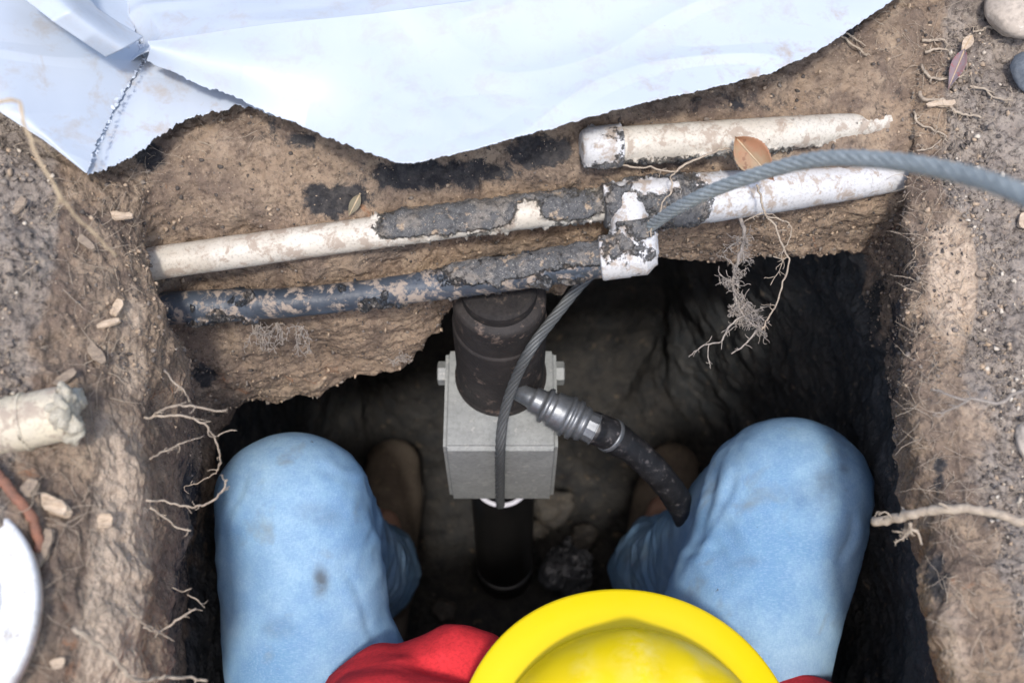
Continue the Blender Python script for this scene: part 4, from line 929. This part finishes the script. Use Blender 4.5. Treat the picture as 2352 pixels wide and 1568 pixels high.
# white bucket standing on the left bank (only its side and rim reach into the picture)
LID = simple('white_lid_plastic', (.70, .70, .69), (.62, .61, .59), 30, .45, .5, 0, .15, .001, hi=(.36, .33, .29))
bc = at(-262, 1430, .672); bk = thing('bucket_lid', (bc[0], bc[1], bc[2]), 'scuffed white round bucket lid at the lower left edge of the picture', 'lid')
V, F = lathe(bc-np.array([0, 0, .012]), bc, [(0, .02), (0, .090), (.6, .0905), (.85, .090), (.97, .0885), (1.0, .086), (1.0, .078), (.9, .0765), (.9, .02)], 160); child('disc', V, F, LID, bk)
V, F = tube([(bc[0]+.066*math.cos(t), bc[1]+.066*math.sin(t), bc[2]-.001) for t in np.linspace(0, 2*math.pi, 120)], .0028, 10, False); child('raised_ring', V, F, LID, bk)
# ------------------------------------------------------------------ on the pit floor
BAG = M('crumpled_black_plastic', .16, .6); BAG.fin((.05, .053, .058), BAG.bump(BAG.noise(45, 4, .6, .5), 1., .008))
V, F = lump((0, 0, 0), .04, (1.0, 1.1, .45), 5, .35, 1.4); V += (fbm(V, .012, 3, .6, True)*.004)[:, None]
pb = at(1300, 1310, 1.66); o = link('plastic_bag', mesh_np('plastic_bag', V, F, BAG.m, False), None, 'crumpled shiny black plastic bag on the pit floor right of the pier', 'plastic bag'); o.location = pb
cl_ = simple('wet_clay', (.05, .046, .042), (.09, .078, .062), 60, .75, hi=(.15, .12, .09))
for i, (x, y, r, lab) in enumerate(((1268, 1165, .030, 'clay lump on the pit floor just right of the pier'), (1235, 1215, .016, 'small clay lump touching the pier'), (1345, 1230, .018, 'clay lump between pier and right boot'), (1020, 1400, .016, 'clay lump near the shirt sleeve'))):
    c = at(x, y, 1.665); V, F = lump((0, 0, 0), r, (1.1, 1, .55), 4, .3); o = link('clay_lump', mesh_np('clay_lump', V, F, cl_), None, lab, 'clay lump'); o.location = c
# loose crumbs and fibres over the banks: too many to count
def scatter(name, n, cond, rmin, rmax, mats, seed, fib=0):
    global R, RS
    R = random.Random(seed); RS = np.random.RandomState(seed)
    X = ALL[:, :].reshape(-1, 3); idx = np.flatnonzero(cond(X)); pick = RS.choice(idx, n)
    bm = bmesh.new(); bmesh.ops.create_icosphere(bm, subdivisions=1, radius=1); bv_ = np.array([v.co[:] for v in bm.verts]); bf = np.array([[v.index for v in f.verts] for f in bm.faces]); bm.free()
    m_ = len(bv_); rr_ = rmin+(rmax-rmin)*RS.random_sample(n)**6
    V = bv_[None]*(1+.35*RS.normal(size=(n, m_, 1)))*rr_[:, None, None]*(.6+.8*RS.random_sample((n, 1, 3)))
    V = V+(X[pick]+Nf[pick]*(rr_*.5)[:, None])[:, None]
    F = (bf[None]+np.arange(n)[:, None, None]*m_).reshape(-1, 3)
    me = mesh_np(name, V.reshape(-1, 3), F, None, False)
    for mm in mats: me.materials.append(mm)
    me.polygons.foreach_set('material_index', np.repeat(RS.choice(len(mats), n, p=[.5, .2, .2, .1][:len(mats)] if len(mats) == 4 else None), len(bf)).astype(np.int32))
    return link(name, me, kind='stuff')
CR1 = simple('soil_crumb', (.17, .14, .12), (.26, .22, .18), 90, .95); CR2 = simple('dark_crumb', (.06, .052, .048), (.12, .10, .085), 90, .95)
CR3 = simple('sand_crumb', (.46, .35, .25), (.36, .27, .19), 90, .95); CR4 = simple('pale_crumb', (.62, .56, .47), (.5, .42, .33), 90, .9)
isv = lambda X: (np.abs(X[:, 0]) < .75) & (X[:, 1] > -.02) & (X[:, 1] < 1.0)
scatter('soil_crumbs', 17000, lambda X: isv(X) & (TOPA > .5) & (key < 3.2) & (perlin(X/.05) > -.15), .0004, .0024, [CR1, CR2, CR3, CR4], 5)
scatter('sand_crumbs', 9000, lambda X: isv(X) & (TOPA <= .5) & (key > 2.2) & (key < 4.98) & (X[:, 1] > .35), .0005, .0020, [CR3, CR1, CR2], 6)
def fibres(name, n, seed):
    global R, RS
    R = random.Random(seed); RS = np.random.RandomState(seed); X = ALL.reshape(-1, 3)
    idx = np.flatnonzero(isv(X) & (key < 3.05) & (key > 1.2) & ((X[:, 0] < -.2) | (X[:, 0] > .3))); g = Geo()
    for i in RS.choice(idx, n):
        P = walk(X[i]-np.array([0, 0, .001]), [R.uniform(-1, 1), R.uniform(-1, 1), R.uniform(-.1, .5)], R.uniform(.006, .034), 6, .22, -.05)
        g.add(*tube(P, np.linspace(R.uniform(.00015, .0004), .00012, 7), 4, False))
    V, F = g.out(); link(name, mesh_np(name, V, F, ROOT), kind='stuff')
fibres('root_fibres', 3400, 8)
